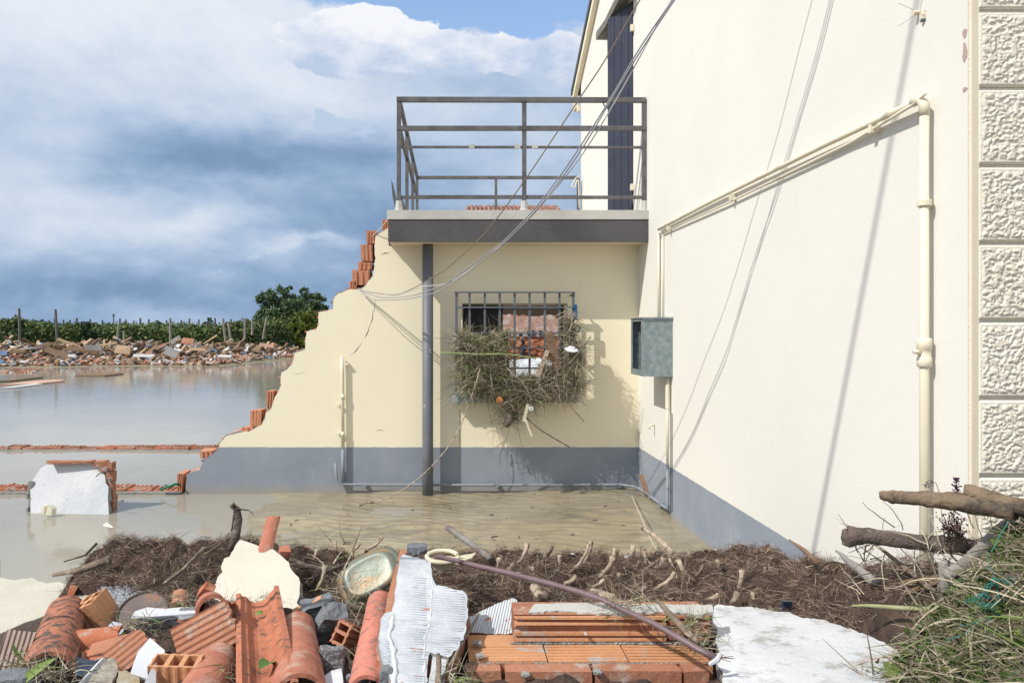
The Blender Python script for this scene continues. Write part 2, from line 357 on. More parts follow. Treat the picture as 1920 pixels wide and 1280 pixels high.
m_straw = [M('straw grey', (.30, .265, .20), rough=.9), M('straw tan', (.46, .40, .29), rough=.9), M('straw brown', (.17, .13, .09), rough=.9), M('straw green', (.15, .165, .075), rough=.8)]
m_green = [M('leaf green', (.075, .15, .03), rough=.6), M('leaf yellow green', (.17, .24, .06), rough=.6), M('leaf dark green', (.03, .07, .02), rough=.6)]
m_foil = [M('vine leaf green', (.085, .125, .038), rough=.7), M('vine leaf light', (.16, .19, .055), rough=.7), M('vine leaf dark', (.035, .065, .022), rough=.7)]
m_foilT = [M('tree leaf grey green', (.16, .23, .12), rough=.7), M('tree leaf', (.11, .17, .08), rough=.7), M('tree leaf dark', (.04, .07, .035), rough=.7)]
m_foilY = [M('bush leaf lime', (.16, .20, .03), rough=.7), M('bush leaf green', (.09, .13, .022), rough=.7), M('bush leaf dark', (.03, .055, .014), rough=.7)]  # three leaf tones mixed at random
m_post = M('old wood post', (.33, .30, .26), (.22, .20, .17), 6, .9)
m_postd = M('dark post', (.14, .13, .125), rough=.9)
m_ceram = M('white ceramic', (.58, .60, .64), (.52, .54, .58), 3, .35, spec=.5)
m_navy = M('dark blue tile', (.02, .035, .07), rough=.3)
m_rust = M('rusty iron plate', (.15, .12, .115), (.22, .17, .15), 9, .75, .6, 60, (.30, .15, .08), 12, .62, .1)
m_pan = M('tarnished steel', (.26, .27, .22), (.15, .21, .20), 6, .46, .25, 20, (.36, .24, .13), 7, .56, .14, metal=.45)
m_gravel = M('grey gravel', (.36, .37, .39), (.22, .23, .25), 60, .85)
m_stone = M('brown stone', (.38, .34, .28), (.24, .21, .17), 20, .95, 1.5, 40)
m_blue = M('blue strap', (.01, .09, .20), rough=.5)
m_netg = M('teal net', (.02, .20, .17), rough=.6)
m_hose = M('green hose', (.01, .16, .075), rough=.4)
m_plastic = M('cream plastic', (.68, .63, .48), (.58, .52, .38), 8, .45, spec=.5)
m_foam = M('cream foam', (.80, .76, .62), (.7, .66, .5), 9, .8)
m_pinkwall = M('pink brick facade', (.56, .36, .29), (.44, .26, .20), 3, .95, c3=(.62, .50, .44), s3=2, t3=.55, w3=.1)
m_orwall = M('orange brick facade', (.44, .19, .09), (.32, .12, .06), 4, .95)

# ================================================================ ground, water
def heightgrid(name, x0, x1, y0, y1, st, fn, mat, kind='structure'):
    nx = int((x1-x0)/st)+1; ny = int((y1-y0)/st)+1
    v = np.array([(x0+i*st, y0+j*st, fn(x0+i*st, y0+j*st)) for j in range(ny) for i in range(nx)])
    q = np.array([(j*nx+i, j*nx+i+1, (j+1)*nx+i+1, (j+1)*nx+i) for j in range(ny-1) for i in range(nx-1)])
    o = npmesh(name, v, q, [mat]); o.data.polygons.foreach_set('use_smooth', [True]*len(q)); tagp(o, kind=kind); return o
# the lowland sheet: flood basin, far bank and the fields out to the horizon (rows get coarser with distance)
ysr = [-60, -10, 0, 4, 5, 8.6, 12, 18, 24, 27, 28, 29, 30, 31, 32, 33, 34, 35, 36, 37, 38, 39, 40, 42, 44, 47, 50, 60, 90, 150, 400, 3000]
xsr = [-3000, -400, -100, -40]+list(range(-34, 12, 1))+[20, 60, 300, 3000]
def bank_y(x):  # where the far shore meets the water
    px = CX+x/33*F
    return float(np.interp(px, [-400, 0, 130, 250, 400, 480, 560, 620], [29, 30.2, 30.5, 31.5, 31, 35, 41, 43]))
def low(x, y):
    z = -.35
    b = bank_y(x/max(y, 1)*33)
    if x < 8: z = max(z, min(.35, (y-b)*.09))
    else: z = max(z, min(.2, (y-24)*.08))
    return z+.04*noise.noise(Vector((x*.6, y*.6, 1)))
gv = [(x, y, low(x, y)) for y in ysr for x in xsr]; nx = len(xsr)
g = MB().add(gv, [(j*nx+i, j*nx+i+1, (j+1)*nx+i+1, (j+1)*nx+i) for j in range(len(ysr)-1) for i in range(nx-1)]).build('ground', m_field, smooth=True, origin=(0, 0, 0)); tagp(g, kind='structure')
def courtyard(x, y):
    z = .012+.045*max(0, min(1, (x+.3)/2.0))
    z += .0028*math.sin(y*55+x*12+13*noise.noise(Vector((x*1.6, y*2.2, 0))))*(.2+.8*max(0, noise.noise(Vector((x*.9, y*.9, 5)))+.4))*min(1, max(0, (x+1.7)/.8))
    z += .03*noise.noise(Vector((x*1.1, y*1.4, 2)))+.006*noise.noise(Vector((x*7, y*9, 2)))
    z += .05*math.exp(-((x+2.05)/.35)**2-((y-4.75)/.22)**2)
    e = min(1, max(0, (-1.55-x)/.9)); e2 = min(1, max(0, (x+3.2)/.5)); z -= .075*e
    return z
heightgrid('mud', -3.1, 1.80, 3.6, 6.6, .016, courtyard, m_wetmud)
heightgrid('soil', -4.5, 5.0, -1.2, 4.7, .06, lambda x, y: hmound(x, y)-.03, m_soil)
mw = bpy.data.materials.new('flood water'); mw.use_nodes = True; t = mw.node_tree; n = t.nodes; l = t.links; b = n['Principled BSDF']
b.inputs['Roughness'].default_value = .07; b.inputs['IOR'].default_value = 1.33; b.inputs['Specular IOR Level'].default_value = .52
g1 = n.new('ShaderNodeNewGeometry'); mpn = n.new('ShaderNodeMapping'); mpn.inputs['Scale'].default_value = (1, 1, 1); l.new(g1.outputs['Position'], mpn.inputs[0])
def wn(sc, vec, det=4):
    q = n.new('ShaderNodeTexNoise'); q.inputs['Scale'].default_value = sc; q.inputs['Detail'].default_value = det; l.new(vec, q.inputs['Vector']); return q.outputs[0]
mxc = n.new('ShaderNodeMix'); mxc.data_type = 'RGBA'; rr = n.new('ShaderNodeMapRange'); l.new(wn(.25, mpn.outputs[0], 6), rr.inputs[0]); rr.inputs[1].default_value = .4; rr.inputs[2].default_value = .62
l.new(rr.outputs[0], mxc.inputs[0]); mxc.inputs[6].default_value = (.285, .268, .222, 1); mxc.inputs[7].default_value = (.36, .33, .265, 1); l.new(mxc.outputs[2], b.inputs['Base Color'])
b1 = n.new('ShaderNodeBump'); b1.inputs['Strength'].default_value = .5; b1.inputs['Distance'].default_value = .004; l.new(wn(7, mpn.outputs[0], 3), b1.inputs['Height'])
# wind ripples only farther out
sp = n.new('ShaderNodeSeparateXYZ'); l.new(g1.outputs['Position'], sp.inputs[0]); r2 = n.new('ShaderNodeMapRange'); l.new(sp.outputs[1], r2.inputs[0]); r2.inputs[1].default_value = 7; r2.inputs[2].default_value = 14
b2 = n.new('ShaderNodeBump'); b2.inputs['Distance'].default_value = .02; ms_ = n.new('ShaderNodeMath'); ms_.operation = 'MULTIPLY'; l.new(r2.outputs[0], ms_.inputs[0]); ms_.inputs[1].default_value = .14
l.new(ms_.outputs[0], b2.inputs['Strength']); l.new(wn(3.2, mpn.outputs[0], 4), b2.inputs['Height']); l.new(b1.outputs[0], b2.inputs['Normal']); l.new(b2.outputs[0], b.inputs['Normal'])
w = MB().add([(-400, -60, 0), (400, -60, 0), (400, 60, 0), (-400, 60, 0)], [(0, 1, 2, 3)]).build('flood_water', mw, origin=(0, 0, 0)); tagp(w, kind='structure')

# ================================================================ the house
XW = 1.762; YA = 6.5; YF = 2.337; YB = 9.42; YS = 6.17; ZS = 2.635; ZU = 2.35
house = thing('house', 'tall cream two-storey house with textured corner blocks at right', 'house', (XW, YF, 0))
mb = MB()
ZR = lambda y: 4.88+.49*(9.77-y) if y > 5.87 else 4.88+.49*(y-1.97)
DY0, DY1, DZ1 = 6.70, 7.62, 4.80
def q(y0, z0, y1, z1): mb.add([(XW, y0, z0), (XW, y1, z0), (XW, y1, z1), (XW, y0, z1)], [(3, 2, 1, 0)])
mb.add([(XW, YF, -.4), (XW, DY0, -.4), (XW, DY0, ZR(DY0)), (XW, 5.87, ZR(5.87)), (XW, YF, ZR(YF))], [(4, 3, 2, 1, 0)])
q(DY0, -.4, DY1, ZS)
mb.add([(XW, DY0, DZ1), (XW, DY1, DZ1), (XW, DY1, ZR(DY1)), (XW, DY0, ZR(DY0))], [(3, 2, 1, 0)])
mb.add([(XW, DY1, -.4), (XW, YB, -.4), (XW, YB, ZR(YB)), (XW, DY1, ZR(DY1))], [(3, 2, 1, 0)])
for a, bb, c, d in (((XW, DY0, ZS), (XW+.3, DY0, ZS), (XW+.3, DY0, DZ1), (XW, DY0, DZ1)), ((XW+.3, DY1, ZS), (XW, DY1, ZS), (XW, DY1, DZ1), (XW+.3, DY1, DZ1)), ((XW, DY0, DZ1), (XW+.3, DY0, DZ1), (XW+.3, DY1, DZ1), (XW, DY1, DZ1))): mb.add([a, bb, c, d], [(0, 1, 2, 3)])
mb.build('side_wall', m_side, house)
MB().add([(XW+.3, DY0, ZS), (XW+.3, DY1, ZS), (XW+.3, DY1, DZ1), (XW+.3, DY0, DZ1)], [(3, 2, 1, 0)]).build('doorway_dark', m_dark, house)  # dark sheet painted in for the unlit interior behind the opening
MB().add([(XW, YB, -.4), (9, YB, -.4), (9, YB, 4.9), (XW, YB, 4.9)], [(0, 1, 2, 3)]).build('rear_wall', m_side, house)
MB().add([(XW+.001, YF+.02, -.4), (9, YF+.02, -.4), (9, YF+.02, 4.95), (XW+.001, YF+.02, 4.95)], [(3, 2, 1, 0)]).build('front_wall', m_side, house)
# margin strip + rusticated quoins on the front face
MB().box((XW+.0155, YF-.005, 2.4), (.025, .018, 5.2)).build('quoin_margin', m_cream, house)
m_quoin = M('rusticated stucco', (.86, .80, .68), (.82, .75, .62), 5, .92, .5, 120)
for i in range(12):
    zt = CZ-(25+144.6*i-CY-288)/F*YF; zb = zt-144.6/F*YF+.010; x0 = XW+.016+.006; x1 = XW+.62
    nxq, nyq = 170, 84; vv = []; a = np.linspace(0, 1, nxq); c = np.linspace(0, 1, nyq)
    for cj in c:
        for ai in a:
            x = x0+(x1-x0)*ai; z = zb+(zt-zb)*cj
            e = min((x-x0), (x1-x), (z-zb), (zt-z)); frame = e < .017; ed = min(1, max(0, e)/.006)
            d = .009*ed
            if not frame:
                p = Vector((x*78, z*95, i*3.7)); p += noise.noise_vector(p*.5)*.8; k = noise.noise(p)+.5*noise.noise(p*2.3)
                d += (.0022 if k > -.02 else -.0028)*min(1, abs(k+.02)*4)+.0015*noise.noise(p*4)+.002
            vv.append((x, YF-.008-d, z))
    qs = [(j*nxq+k, j*nxq+k+1, (j+1)*nxq+k+1, (j+1)*nxq+k) for j in range(nyq-1) for k in range(nxq-1)]
    if zt > .2: MB().add(vv, qs).build('quoin_block', m_quoin, house, smooth=True)
MB().box((XW+.332, YF+.006, 2.4), (.66, .021, 5.19)).build('quoin_bed', m_quoin, house)
# roof, verge board and soffit
def sheet(y0, z0, y1, z1, xa, xb, th):
    return MB().prism([[(xa, y0, z0), (xb, y0, z0), (xb, y1, z1), (xa, y1, z1)]], (0, 0, th), layers=1)
m_verge = M('dark verge metal', (.06, .075, .085), rough=.5, spec=.4)
r1 = MB(); r1.prism([[(XW-.075, 9.80, 4.93), (9, 9.80, 4.93), (9, 5.87, 6.86), (XW-.075, 5.87, 6.86)]], (0, 0, .08), layers=1)
r1.prism([[(XW-.075, 1.6, 4.77), (9, 1.6, 4.77), (9, 5.868, 6.86), (XW-.075, 5.868, 6.86)]], (0, 0, .08), layers=1); r1.build('roof', m_verge, house)
MB().prism([[(XW-.062, 9.74, 4.83), (XW-.005, 9.74, 4.83), (XW-.005, 5.9, 6.71), (XW-.062, 5.9, 6.71)]], (0, 0, .095), layers=1).build('verge_board', m_cream, house)
MB().box((XW-.035, 9.62, 4.74), (.05, .16, .14)).box((XW-.02, 9.5, 4.64), (.03, .1, .08)).build('verge_corbel', m_cream, house)
# navy shutter leaf, ajar, of upright boards
ha = Vector((XW-.012, 6.68, ZS+.02)); hb = Vector((1.60, 7.08, ZS+.02)); dv = hb-ha; nn = Vector((-dv.y, dv.x, 0)).normalized()
for k in range(7):
    a = ha+dv*(k/7+.004); b_ = ha+dv*((k+1)/7-.004); off = nn*(.002 if k % 2 else 0)
    MB().prism([[a+off, b_+off, b_+off+Vector((0, 0, 2.12)), a+off+Vector((0, 0, 2.12))]], nn*-.03, layers=1).build('board', m_shut, house)
for z in (2.95, 4.50): MB().box((XW-.02, 6.655, z), (.03, .03, .06)).build('hinge', m_pipe, house)
MB().prism([[(XW-.002, 6.45, 4.86), (XW-.14, 6.50, 4.79), (XW-.15, 7.3, 4.78), (XW-.15, 7.72, 4.84), (XW-.002, 7.82, 4.88)]], (0, 0, .09), layers=2, jit=.02).build('door_hood', M('weathered slate', (.25, .245, .22), (.12, .12, .11), 12, .9, 1.5, 40), house)

# ================================================================ ruined annex: front wall, footing, balcony, pole
annex = thing('ruined_annex', 'half collapsed single-storey cream annex with grey base band under the balcony', 'building', (0, YA, 0))
def A(px, py, Y=YA): return W(px, py, Y)
outl = [(347, 936), (347, 925), (349, 904), (350, 889), (360, 886), (373, 881), (379, 872), (381, 864), (390, 857), (402, 848), (409, 842), (412, 831), (419, 822), (426, 816), (448, 811), (471, 807), (479, 801), (490, 796), (496, 787), (498, 774), (508, 766), (514, 748), (522, 733), (527, 722), (526, 708), (528, 698), (539, 692), (547, 684), (551, 672), (553, 661), (564, 658), (573, 655), (572, 640), (575, 622), (584, 619), (592, 618), (598, 608), (597, 595), (598, 585),
        (612, 583), (624, 580), (624, 566), (627, 558), (634, 549), (645, 547), (653, 543), (677, 542), (688, 532), (699, 518), (702, 500), (704, 484), (702, 462), (704, 443), (714, 436), (722, 431), (729, 426)]
rl = rough_line(outl, 5, 1.3, seed=2)
out3 = [A(*p) for p in rl]+[A(729, 461), A(1197, 461), A(1197, 700), A(1197, 936)]
x0, x1, z0, z1 = A(867, 0).x, A(1064, 0).x, A(0, 741).z, A(0, 569).z
hole = [(x0, YA, z0), (x1, YA, z0), (x1, YA, z1), (x0, YA, z1)]
def crack(pts, w, seed):
    up = []; dn = []; L = rough_line(pts, 6, 1.6, seed=seed); vert = abs(pts[-1][1]-pts[0][1]) > abs(pts[-1][0]-pts[0][0])
    for i, (px, py) in enumerate(L):
        k = w*(.35+abs(noise.noise(Vector((px*.11, py*.11, seed))))*2.2)*(.15 if i in (0, len(L)-1) else 1); dx, dy = (k, 0) if vert else (0, k); up.append(A(px+dx, py-dy)); dn.append(A(px-dx, py+dy))
    return up+dn[::-1]
cr_ = [crack([(704, 562), (703, 578), (699, 588), (696, 606), (690, 622), (683, 634)], .9, 3), crack([(681, 640), (673, 650), (665, 661), (655, 668)], .7, 4), crack([(648, 676), (652, 690)], .4, 5)]
cr_.append(crack([(715, 478), (722, 475), (734, 473)], .7, 6))
cr_.append(crack([(546, 699), (556, 701), (566, 700), (579, 696)], .35, 8)); cr_.append(crack([(846, 748), (838, 757), (829, 763)], .35, 8)); cr_.append(crack([(703, 807), (712, 806), (722, 808)], .35, 9))
def tess_area(lps):
    fl = [p for lp in lps for p in lp]; return sum(abs((Vector(fl[b])-Vector(fl[a])).cross(Vector(fl[c])-Vector(fl[a])).length)/2 for a, b, c in tessellate_polygon([[Vector(p) for p in lp] for lp in lps]))
def poly_area(lp): return abs(sum(lp[i][0]*lp[(i+1) % len(lp)][2]-lp[(i+1) % len(lp)][0]*lp[i][2] for i in range(len(lp))))/2
good = [out3, hole]; want = poly_area(out3)-poly_area(hole)
print('wall tessellation', tess_area(good), want)
for c_ in cr_:
    if abs(tess_area(good+[c_])-want+poly_area(c_)) < .004: good.append(c_); want -= poly_area(c_)
    else: print('crack dropped', c_[0])
MB().prism(good, (0, .018, 0), layers=1, mf=0, ms=1).build('plaster_front', [m_front, m_mortar], annex)
inn = [A(p[0]-1, p[1]-1) for p in rough_line(outl[1:], 9, 4.5, seed=44)]
core = [A(353, 936)]+inn+[A(729, 461), A(1197, 461), A(1197, 936)]
core = [(c[0], YA+.019, c[2]) for c in core]; hole2 = [(a_, YA+.019, c_) for a_, _, c_ in hole]
MB().prism([core, hole2], (0, .28, 0), layers=4, jit=.03, mf=1, ms=0).build('brick_core', [m_brickD, m_mortar], annex)
# window reveal lining, plastered
th = .30
lin = MB()
for (a, bb) in (((x0, z0), (x0, z1)), ((x0, z1), (x1, z1)), ((x1, z1), (x1, z0)), ((x1, z0), (x0, z0))):
    cx_, cz_ = (x0+x1)/2, (z0+z1)/2; sh = lambda p: (p[0]+(.004 if p[0] < cx_ else -.004), p[1]+(.004 if p[1] < cz_ else -.004)); a, bb = sh(a), sh(bb)
    lin.add([(a[0], YA-.001, a[1]), (bb[0], YA-.001, bb[1]), (bb[0], YA+th+.02, bb[1]), (a[0], YA+th+.02, a[1])], [(0, 1, 2, 3)])
lin.build('window_reveal', m_front, annex)
sill = MB().box(((A(848, 0).x+A(1082, 0).x)/2, YA-.055, A(0, 746).z), (A(1082, 0).x-A(848, 0).x, .13, .062), jit=.002).build('window_sill', M('grey sill', (.42, .43, .44), (.33, .34, .35), 6, .9, .6), annex)
MB().box((x0+.20, YA+.22, (z0+z1)/2), (.40, .03, z1-z0)).build('window_panel', m_darkpanel, annex)
MB().box((x1-.02, YA+.24, (z0+z1)/2), (.035, .05, z1-z0)).build('window_frame', m_darkpanel, annex)
# grille
gr = MB(); YG = YA-.15
grille = bpy.data.objects.new('window_grille', None); COL.objects.link(grille); grille.parent = annex; OR[grille.name] = OR[annex.name]
gx = [856, 880.5, 909, 937, 965, 993, 1021.5, 1049, 1075]; gz = [548, 576, 624, 652, 690, 728]
sc_ = YG/YA
for i, px in enumerate(gx):
    p = W(px, 548, YG); q_ = W(px, 742, YG); MB().bar(p, q_, .020 if 0 < i < 8 else .024, .016 if 0 < i < 8 else .022).build('bar', m_iron, grille)
for k, py in enumerate(gz):
    mbr = MB().bar(W(852 if k == 0 else 857, py, YG-.012), W(1078 if k == 0 else 1075, py, YG-.012), .016 if k else .03, .014)
    mbr.build('crossbar', m_iron, grille)
for px in (856, 1075):
    for py in (552, 652, 730): MB().bar(W(px, py, YG), Vector((W(px, py, YG).x, YA, W(px, py, YG).z)), .014, .014).build('bracket', m_iron, grille)
# inside: side wall, back wall remains
mi_ = MB()
mi_.box((1.755-.02, 7.8, 1.1), (.03, 2.1, 2.6)); mi_.build('inner_wall', m_inner, annex)
hb_ = [W(px, py, 8.9) for px, py in rough_line([(760, 592), (830, 594), (900, 588), (950, 589), (1000, 592), (1040, 590), (1052, 596), (1062, 610), (1080, 640), (1096, 700), (1100, 800)], 6, 2.2, seed=12)]
MB().prism([hb_+[Vector((1.73, 8.9, -.1)), Vector((1.73, 8.9, ZU)), Vector((-.6, 8.9, ZU))]], (0, .2, 0), mf=0, ms=1, jit=.02).build('back_wall', [m_inner, m_brick], annex)
# stepped hollow bricks left in the broken edge
m_brickB = M('bright broken brick', (.62, .27, .16), (.50, .21, .12), 7, .9, .6, 60, (.42, .33, .27), 11, .62, .12)
br = [(697, 447, 16, 24, 0), (690, 476, 22, 32, -2), (686, 500, 26, 14, 1), (680, 522, 34, 28, 0), (673, 548, 30, 10, 0), (511, 748, 15, 34, 2), (484, 782, 20, 30, 0), (478, 802, 30, 8, 0),
      (344, 903, 11, 40, 4), (393, 849, 26, 14, -3), (664, 536, 14, 16, 3), (724, 425, 14, 20, 0)]
for px, py, w_, h_, rz in br:
    if not h_: continue
    c = A(px, py, YA+.10); rot = Matrix.Rotation(R(rz), 3, 'Y'); d = (w_/F*YA, .16, h_/F*YA); mbk = MB().box(c, d, rot, jit=.008)
    for k in range(3): mbk.box(c+rot@Vector((d[0]*(-.32+.32*k), -.083, 0)), (d[0]*.14, .012, d[2]*.96), rot)
    mbk.build('brick', m_brickB, annex)
for i, (px, py) in enumerate(rough_line(outl[1:-1], 22, 2, seed=5)):
    r_ = random.uniform(.006, .015); p = A(px-1, py, YA+random.uniform(.05, .2)); MB().rock(p, r_*1.6, 1, .4).build('mortar_lump', random.choice([m_mortar, m_brick, m_brickD]), annex)
# brick footings left in the water
def footing(name, label, Y, pxa, pxb, z, dep, wd=.25):
    t_ = thing(name, label, 'brick footing', W(pxa, CY, Y)*1.0 - Vector((0, 0, CZ)))
    X = W(pxa, 0, Y).x; XE = W(pxb, 0, Y).x
    MB().box(((X+XE)/2, Y+dep/2, z-.16), (XE-X, dep+.06, .25)).build('mortar_bed', m_mortar, t_)
    while X < XE-.05:
        L = min(wd*random.uniform(.9, 1.05), XE-X); hz = z-.04+random.uniform(-.012, .014)
        mbk = MB().box((X+L/2, Y+dep/2, hz), (L-.012, dep*random.uniform(.8, 1), .05), Matrix.Rotation(R(random.uniform(-3, 3)), 3, 'Z'), jit=.006)
        for k in range(5): mbk.box((X+L*(.12+.19*k), Y+dep/2, hz+.026), (L*.07, dep*.7, .012), jit=.003)
        mbk.build('brick', random.choice([m_brick, m_brickD, m_brick]), t_); X += L
    for k in range(26):
        MB().rock((random.uniform(W(pxa, 0, Y).x, XE), Y+random.uniform(-.02, dep), z-.01), random.uniform(.012, .03), 1, .4).build('mortar_lump', random.choice([m_mortar, m_brickD]), t_)
footing('brick_footing', 'low red brick footing in the water left of the grey wall base', YA, -240, 340, .055, .22)
footing('brick_footing', 'farther brick footing in line across the open flood water', 8.9, -480, 420, .045, .22)
# balcony slab, fascia, underside
XL = W(728, 0, YS).x
MB().box(((XL+XW)/2, (YS+.02+YB)/2, (ZS+ZU)/2), (XW-XL-.004, YB-YS-.02, ZS-ZU-.01)).build('balcony_slab', M('slab underside', (.70, .62, .45), (.64, .56, .40), 2, .9), annex)
MB().box(((XL+XW)/2, YS+.004, (ZU+2.555)/2+.001), (XW-XL, .028, 2.553-ZU)).build('fascia', m_fascia, annex)
MB().box(((XL+XW)/2-.005, YS+.1, 2.595), (XW-XL+.012, .235, .083), jit=.0).build('slab_lip', m_lip, annex)
MB().box((XL+.001, (YS+YB)/2+.1, (ZS+ZU)/2), (.022, YB-YS-.3, ZS-ZU-.02)).build('fascia', m_fascia, annex)
# railing
rail = bpy.data.objects.new('railing', None); COL.objects.link(rail); rail.parent = annex; OR[rail.name] = OR[annex.name]
YR = 6.23; YRB = 9.36; xl = W(748, 0, YR).x; xr = W(1208, 0, YR).x; Z = lambda py: W(0, py, YR).z
zt, z2, z3, z4 = Z(187), Z(241), Z(276), Z(370)
def B_(n_, a, b, w_=.038, h_=.038, mt=None): return MB().bar(a, b, w_, h_).build(n_, mt or m_rail, rail)
B_('top_rail', (xl-.02, YR, zt), (xr+.01, YR, zt-.006), .045, .04); B_('rail', (xl-.02, YR-.001, z2), (xr+.01, YR-.001, z2), .04, .038)
B_('rail', (xl, YR+.01, z3+.003), (xr, YR+.01, z3), .024, .02); B_('rail', (xl, YR+.005, z4), (xr, YR+.005, z4), .028, .028)
for x in (xl, W(983, 0, YR).x, xr):
    B_('post', (x, YR+.003, ZS), (x, YR+.003, zt-.01)); 
    MB().lathe([(.045, 0), (.035, .03), (.028, .10)], (x, YR+.003, ZS-.001), 8).build('post_foot', m_lip, rail)
for zz in (zt, z2, z4): B_('rail', (xl+.002, YR, zz+.002), (xl+.002, YRB, zz+.002), .036, .036)
xbr = W(1084, 0, YRB).x
for zz in (zt, z2): B_('rail', (xl, YRB, zz), (xbr, YRB, zz), .04, .04)
B_('rail', (xl, YRB, z4), (xbr, YRB, z4), .04, .03)
for x, y in ((xl, 7.3), (xl, 8.35), (xl, YRB), (W(930, 0, YRB).x, YRB), (xbr, YRB)): B_('post', (x, y, ZS), (x, y, zt-.01), .034, .034)
for x in (W(885, 0, YR).x, W(970, 0, YR).x, W(1003, 0, YR).x): MB().box((x, YR-.004, z3), (.05, .03, .03), jit=.004).build('clip', m_lip, rail)
# pole
pole = MB().tube([W(802, 938, 6.374), (W(802, 0, 6.374).x, 6.374, .4), (W(802, 0, 6.374).x, 6.374, ZU)], .051, 20).build('support_pole', m_pole, smooth=True)
tagp(pole, 'grey round steel pole propping the balcony in front of the wall', 'pole')
# ================================================================ foreground rubble
def slab(name, label, cat, outline, pl, th, mats, step=6, amp=1.6, jit=.01, grp=None, seed=0, layers=3, skin=.012, skin_name='plaster_face', core_name='core', core_mat=None, grow=3):
    """a broken piece of rendered wall: plaster face over a rougher core, outline in photo pixels on its own plane"""
    P = plane_of(pl); base = hit(*outline[0], P)
    t_ = thing(name, label, cat, base, grp)
    rl = rough_line(outline, step, amp*1.25, True, seed)
    lp = [hit(x, y, P) for x, y in rl]
    MB().prism([lp], P[1]*-skin, layers=1, mf=0, ms=1).build(skin_name, [mats[0], mats[1]], t_)
    cxx = sum(p[0] for p in rl)/len(rl); cyy = sum(p[1] for p in rl)/len(rl)
    lp2 = []
    for i, (x, y) in enumerate(rl):
        d = math.hypot(x-cxx, y-cyy); k = grow*(noise.noise(Vector((x*.05, y*.05, seed+3)))*1.6+.1)
        lp2.append(hit(x+(x-cxx)/d*k, y+(y-cyy)/d*k, P)-P[1]*(skin+.001))
    MB().prism([lp2], P[1]*-th, layers=layers, jit=jit, mf=0, ms=0).build(core_name, core_mat or mats[1], t_)
    return t_
m_flat = M('chalk white plaster', (.62, .625, .64), (.50, .51, .53), 3.5, .9, .45, 40, (.34, .33, .31), 8, .62, .12)
slab('plaster_slab', 'cream rendered wall slab lying half in the water at the far left', 'wall slab',
     [(-70, 1080), (0, 1081), (22, 1087), (60, 1083), (86, 1093), (112, 1090), (131, 1100), (124, 1120), (116, 1150), (100, 1200), (70, 1262), (-70, 1262)], [(0, 1085, 3.95), (130, 1100, 3.8), (0, 1245, 2.85)], .07, (m_slabface, m_mortar), seed=1)
slab('plaster_slab', 'small cream slab corner behind the lichened roof tile', 'wall slab',
     [(132, 1108), (160, 1098), (190, 1112), (186, 1140), (150, 1165), (130, 1150)], [(130, 1110, 3.5), (190, 1112, 3.5), (150, 1165, 3.05)], .05, (m_slabface, m_mortar), seed=21)
slab('plaster_slab', 'large jagged cream plaster slab leaning on the dark root matting', 'wall slab',
     [(449, 1012), (462, 1015), (477, 1020), (492, 1026), (513, 1030), (527, 1040), (541, 1054), (548, 1070), (560, 1082), (563, 1092), (561, 1118), (556, 1128), (563, 1140), (546, 1146), (520, 1142), (480, 1146), (440, 1140), (410, 1125), (386, 1112),
      (394, 1100), (404, 1094), (408, 1082), (417, 1072), (415, 1060), (420, 1046), (431, 1042), (438, 1030), (444, 1018)], [(449, 1011, 3.55), (546, 1145, 2.98), (386, 1111, 3.2)], .055, (m_slabface, m_mortar), seed=2)
t_ = slab('wall_fragment', 'tall piece of ribbed hollow brick wall with flaking white paint', 'wall fragment',
     [(750, 1045), (756, 1039), (764, 1040), (790, 1047), (808, 1052), (810, 1080), (817, 1096), (835, 1099), (851, 1104), (866, 1106), (876, 1116), (877, 1150), (873, 1184), (862, 1210), (841, 1231), (822, 1228), (806, 1222), (802, 1237), (800, 1292), (736, 1292), (729, 1262),
      (716, 1238), (710, 1208), (714, 1160), (722, 1148), (735, 1146), (741, 1118), (743, 1085)], [(780, 1045, 2.92), (800, 1280, 2.06), (875, 1150, 2.5)], .07, (m_white_rib, m_mortar), seed=3, skin=.02, skin_name='painted_face', core_mat=m_brick, grow=7)
P = plane_of([(780, 1045, 2.92), (800, 1280, 2.06), (875, 1150, 2.5)])
def face_ribs(outl_px, Pn, slope, pitch, t__, mat, r_=.0022, gaps=(), lift=.0006, prob=.88, vertical=False):
    mbr = MB(); pts_ = [(y, x) for x, y in outl_px] if vertical else list(outl_px)
    y0_, y1_ = min(p[1] for p in pts_), max(p[1] for p in pts_); c = y0_-40
    while c < y1_+40:
        xs = []
        for i in range(len(pts_)):
            (xa_, ya_), (xb_, yb_) = pts_[i], pts_[(i+1) % len(pts_)]; fa, fb = ya_-slope*xa_-c, yb_-slope*xb_-c
            if fa*fb < 0: t = fa/(fa-fb); xs.append(xa_+(xb_-xa_)*t)
        xs.sort()
        for a_, b_ in zip(xs[::2], xs[1::2]):
            cuts = [a_+3]+[g for g in gaps if a_+6 < g < b_-6]+[b_-3]
            for u_, v_ in zip(cuts, cuts[1:]):
                u_ += random.uniform(0, 3)+(6 if u_ in gaps else 0); v_ -= random.uniform(0, 3)+(4 if v_ in gaps else 0)
                if v_-u_ < 6 or random.random() > prob or noise.noise(Vector((u_*.02, c*.02, 7))) > .28: continue
                e = [(u_, slope*u_+c), (v_, slope*v_+c)]; e = [(q[1], q[0]) for q in e] if vertical else e
                mbr.tube([hit(*q, Pn)+Pn[1]*lift for q in e], r_*random.uniform(.8, 1.1), 6)
        c += pitch
    mbr.build('rib', mat, t__, smooth=True)['kind'] = 'stuff'
m_ribp = M('white paint on ribs', (.62, .64, .67), (.50, .525, .57), 6, .8, .3, 30, (.42, .19, .13), 17, .66, .06)
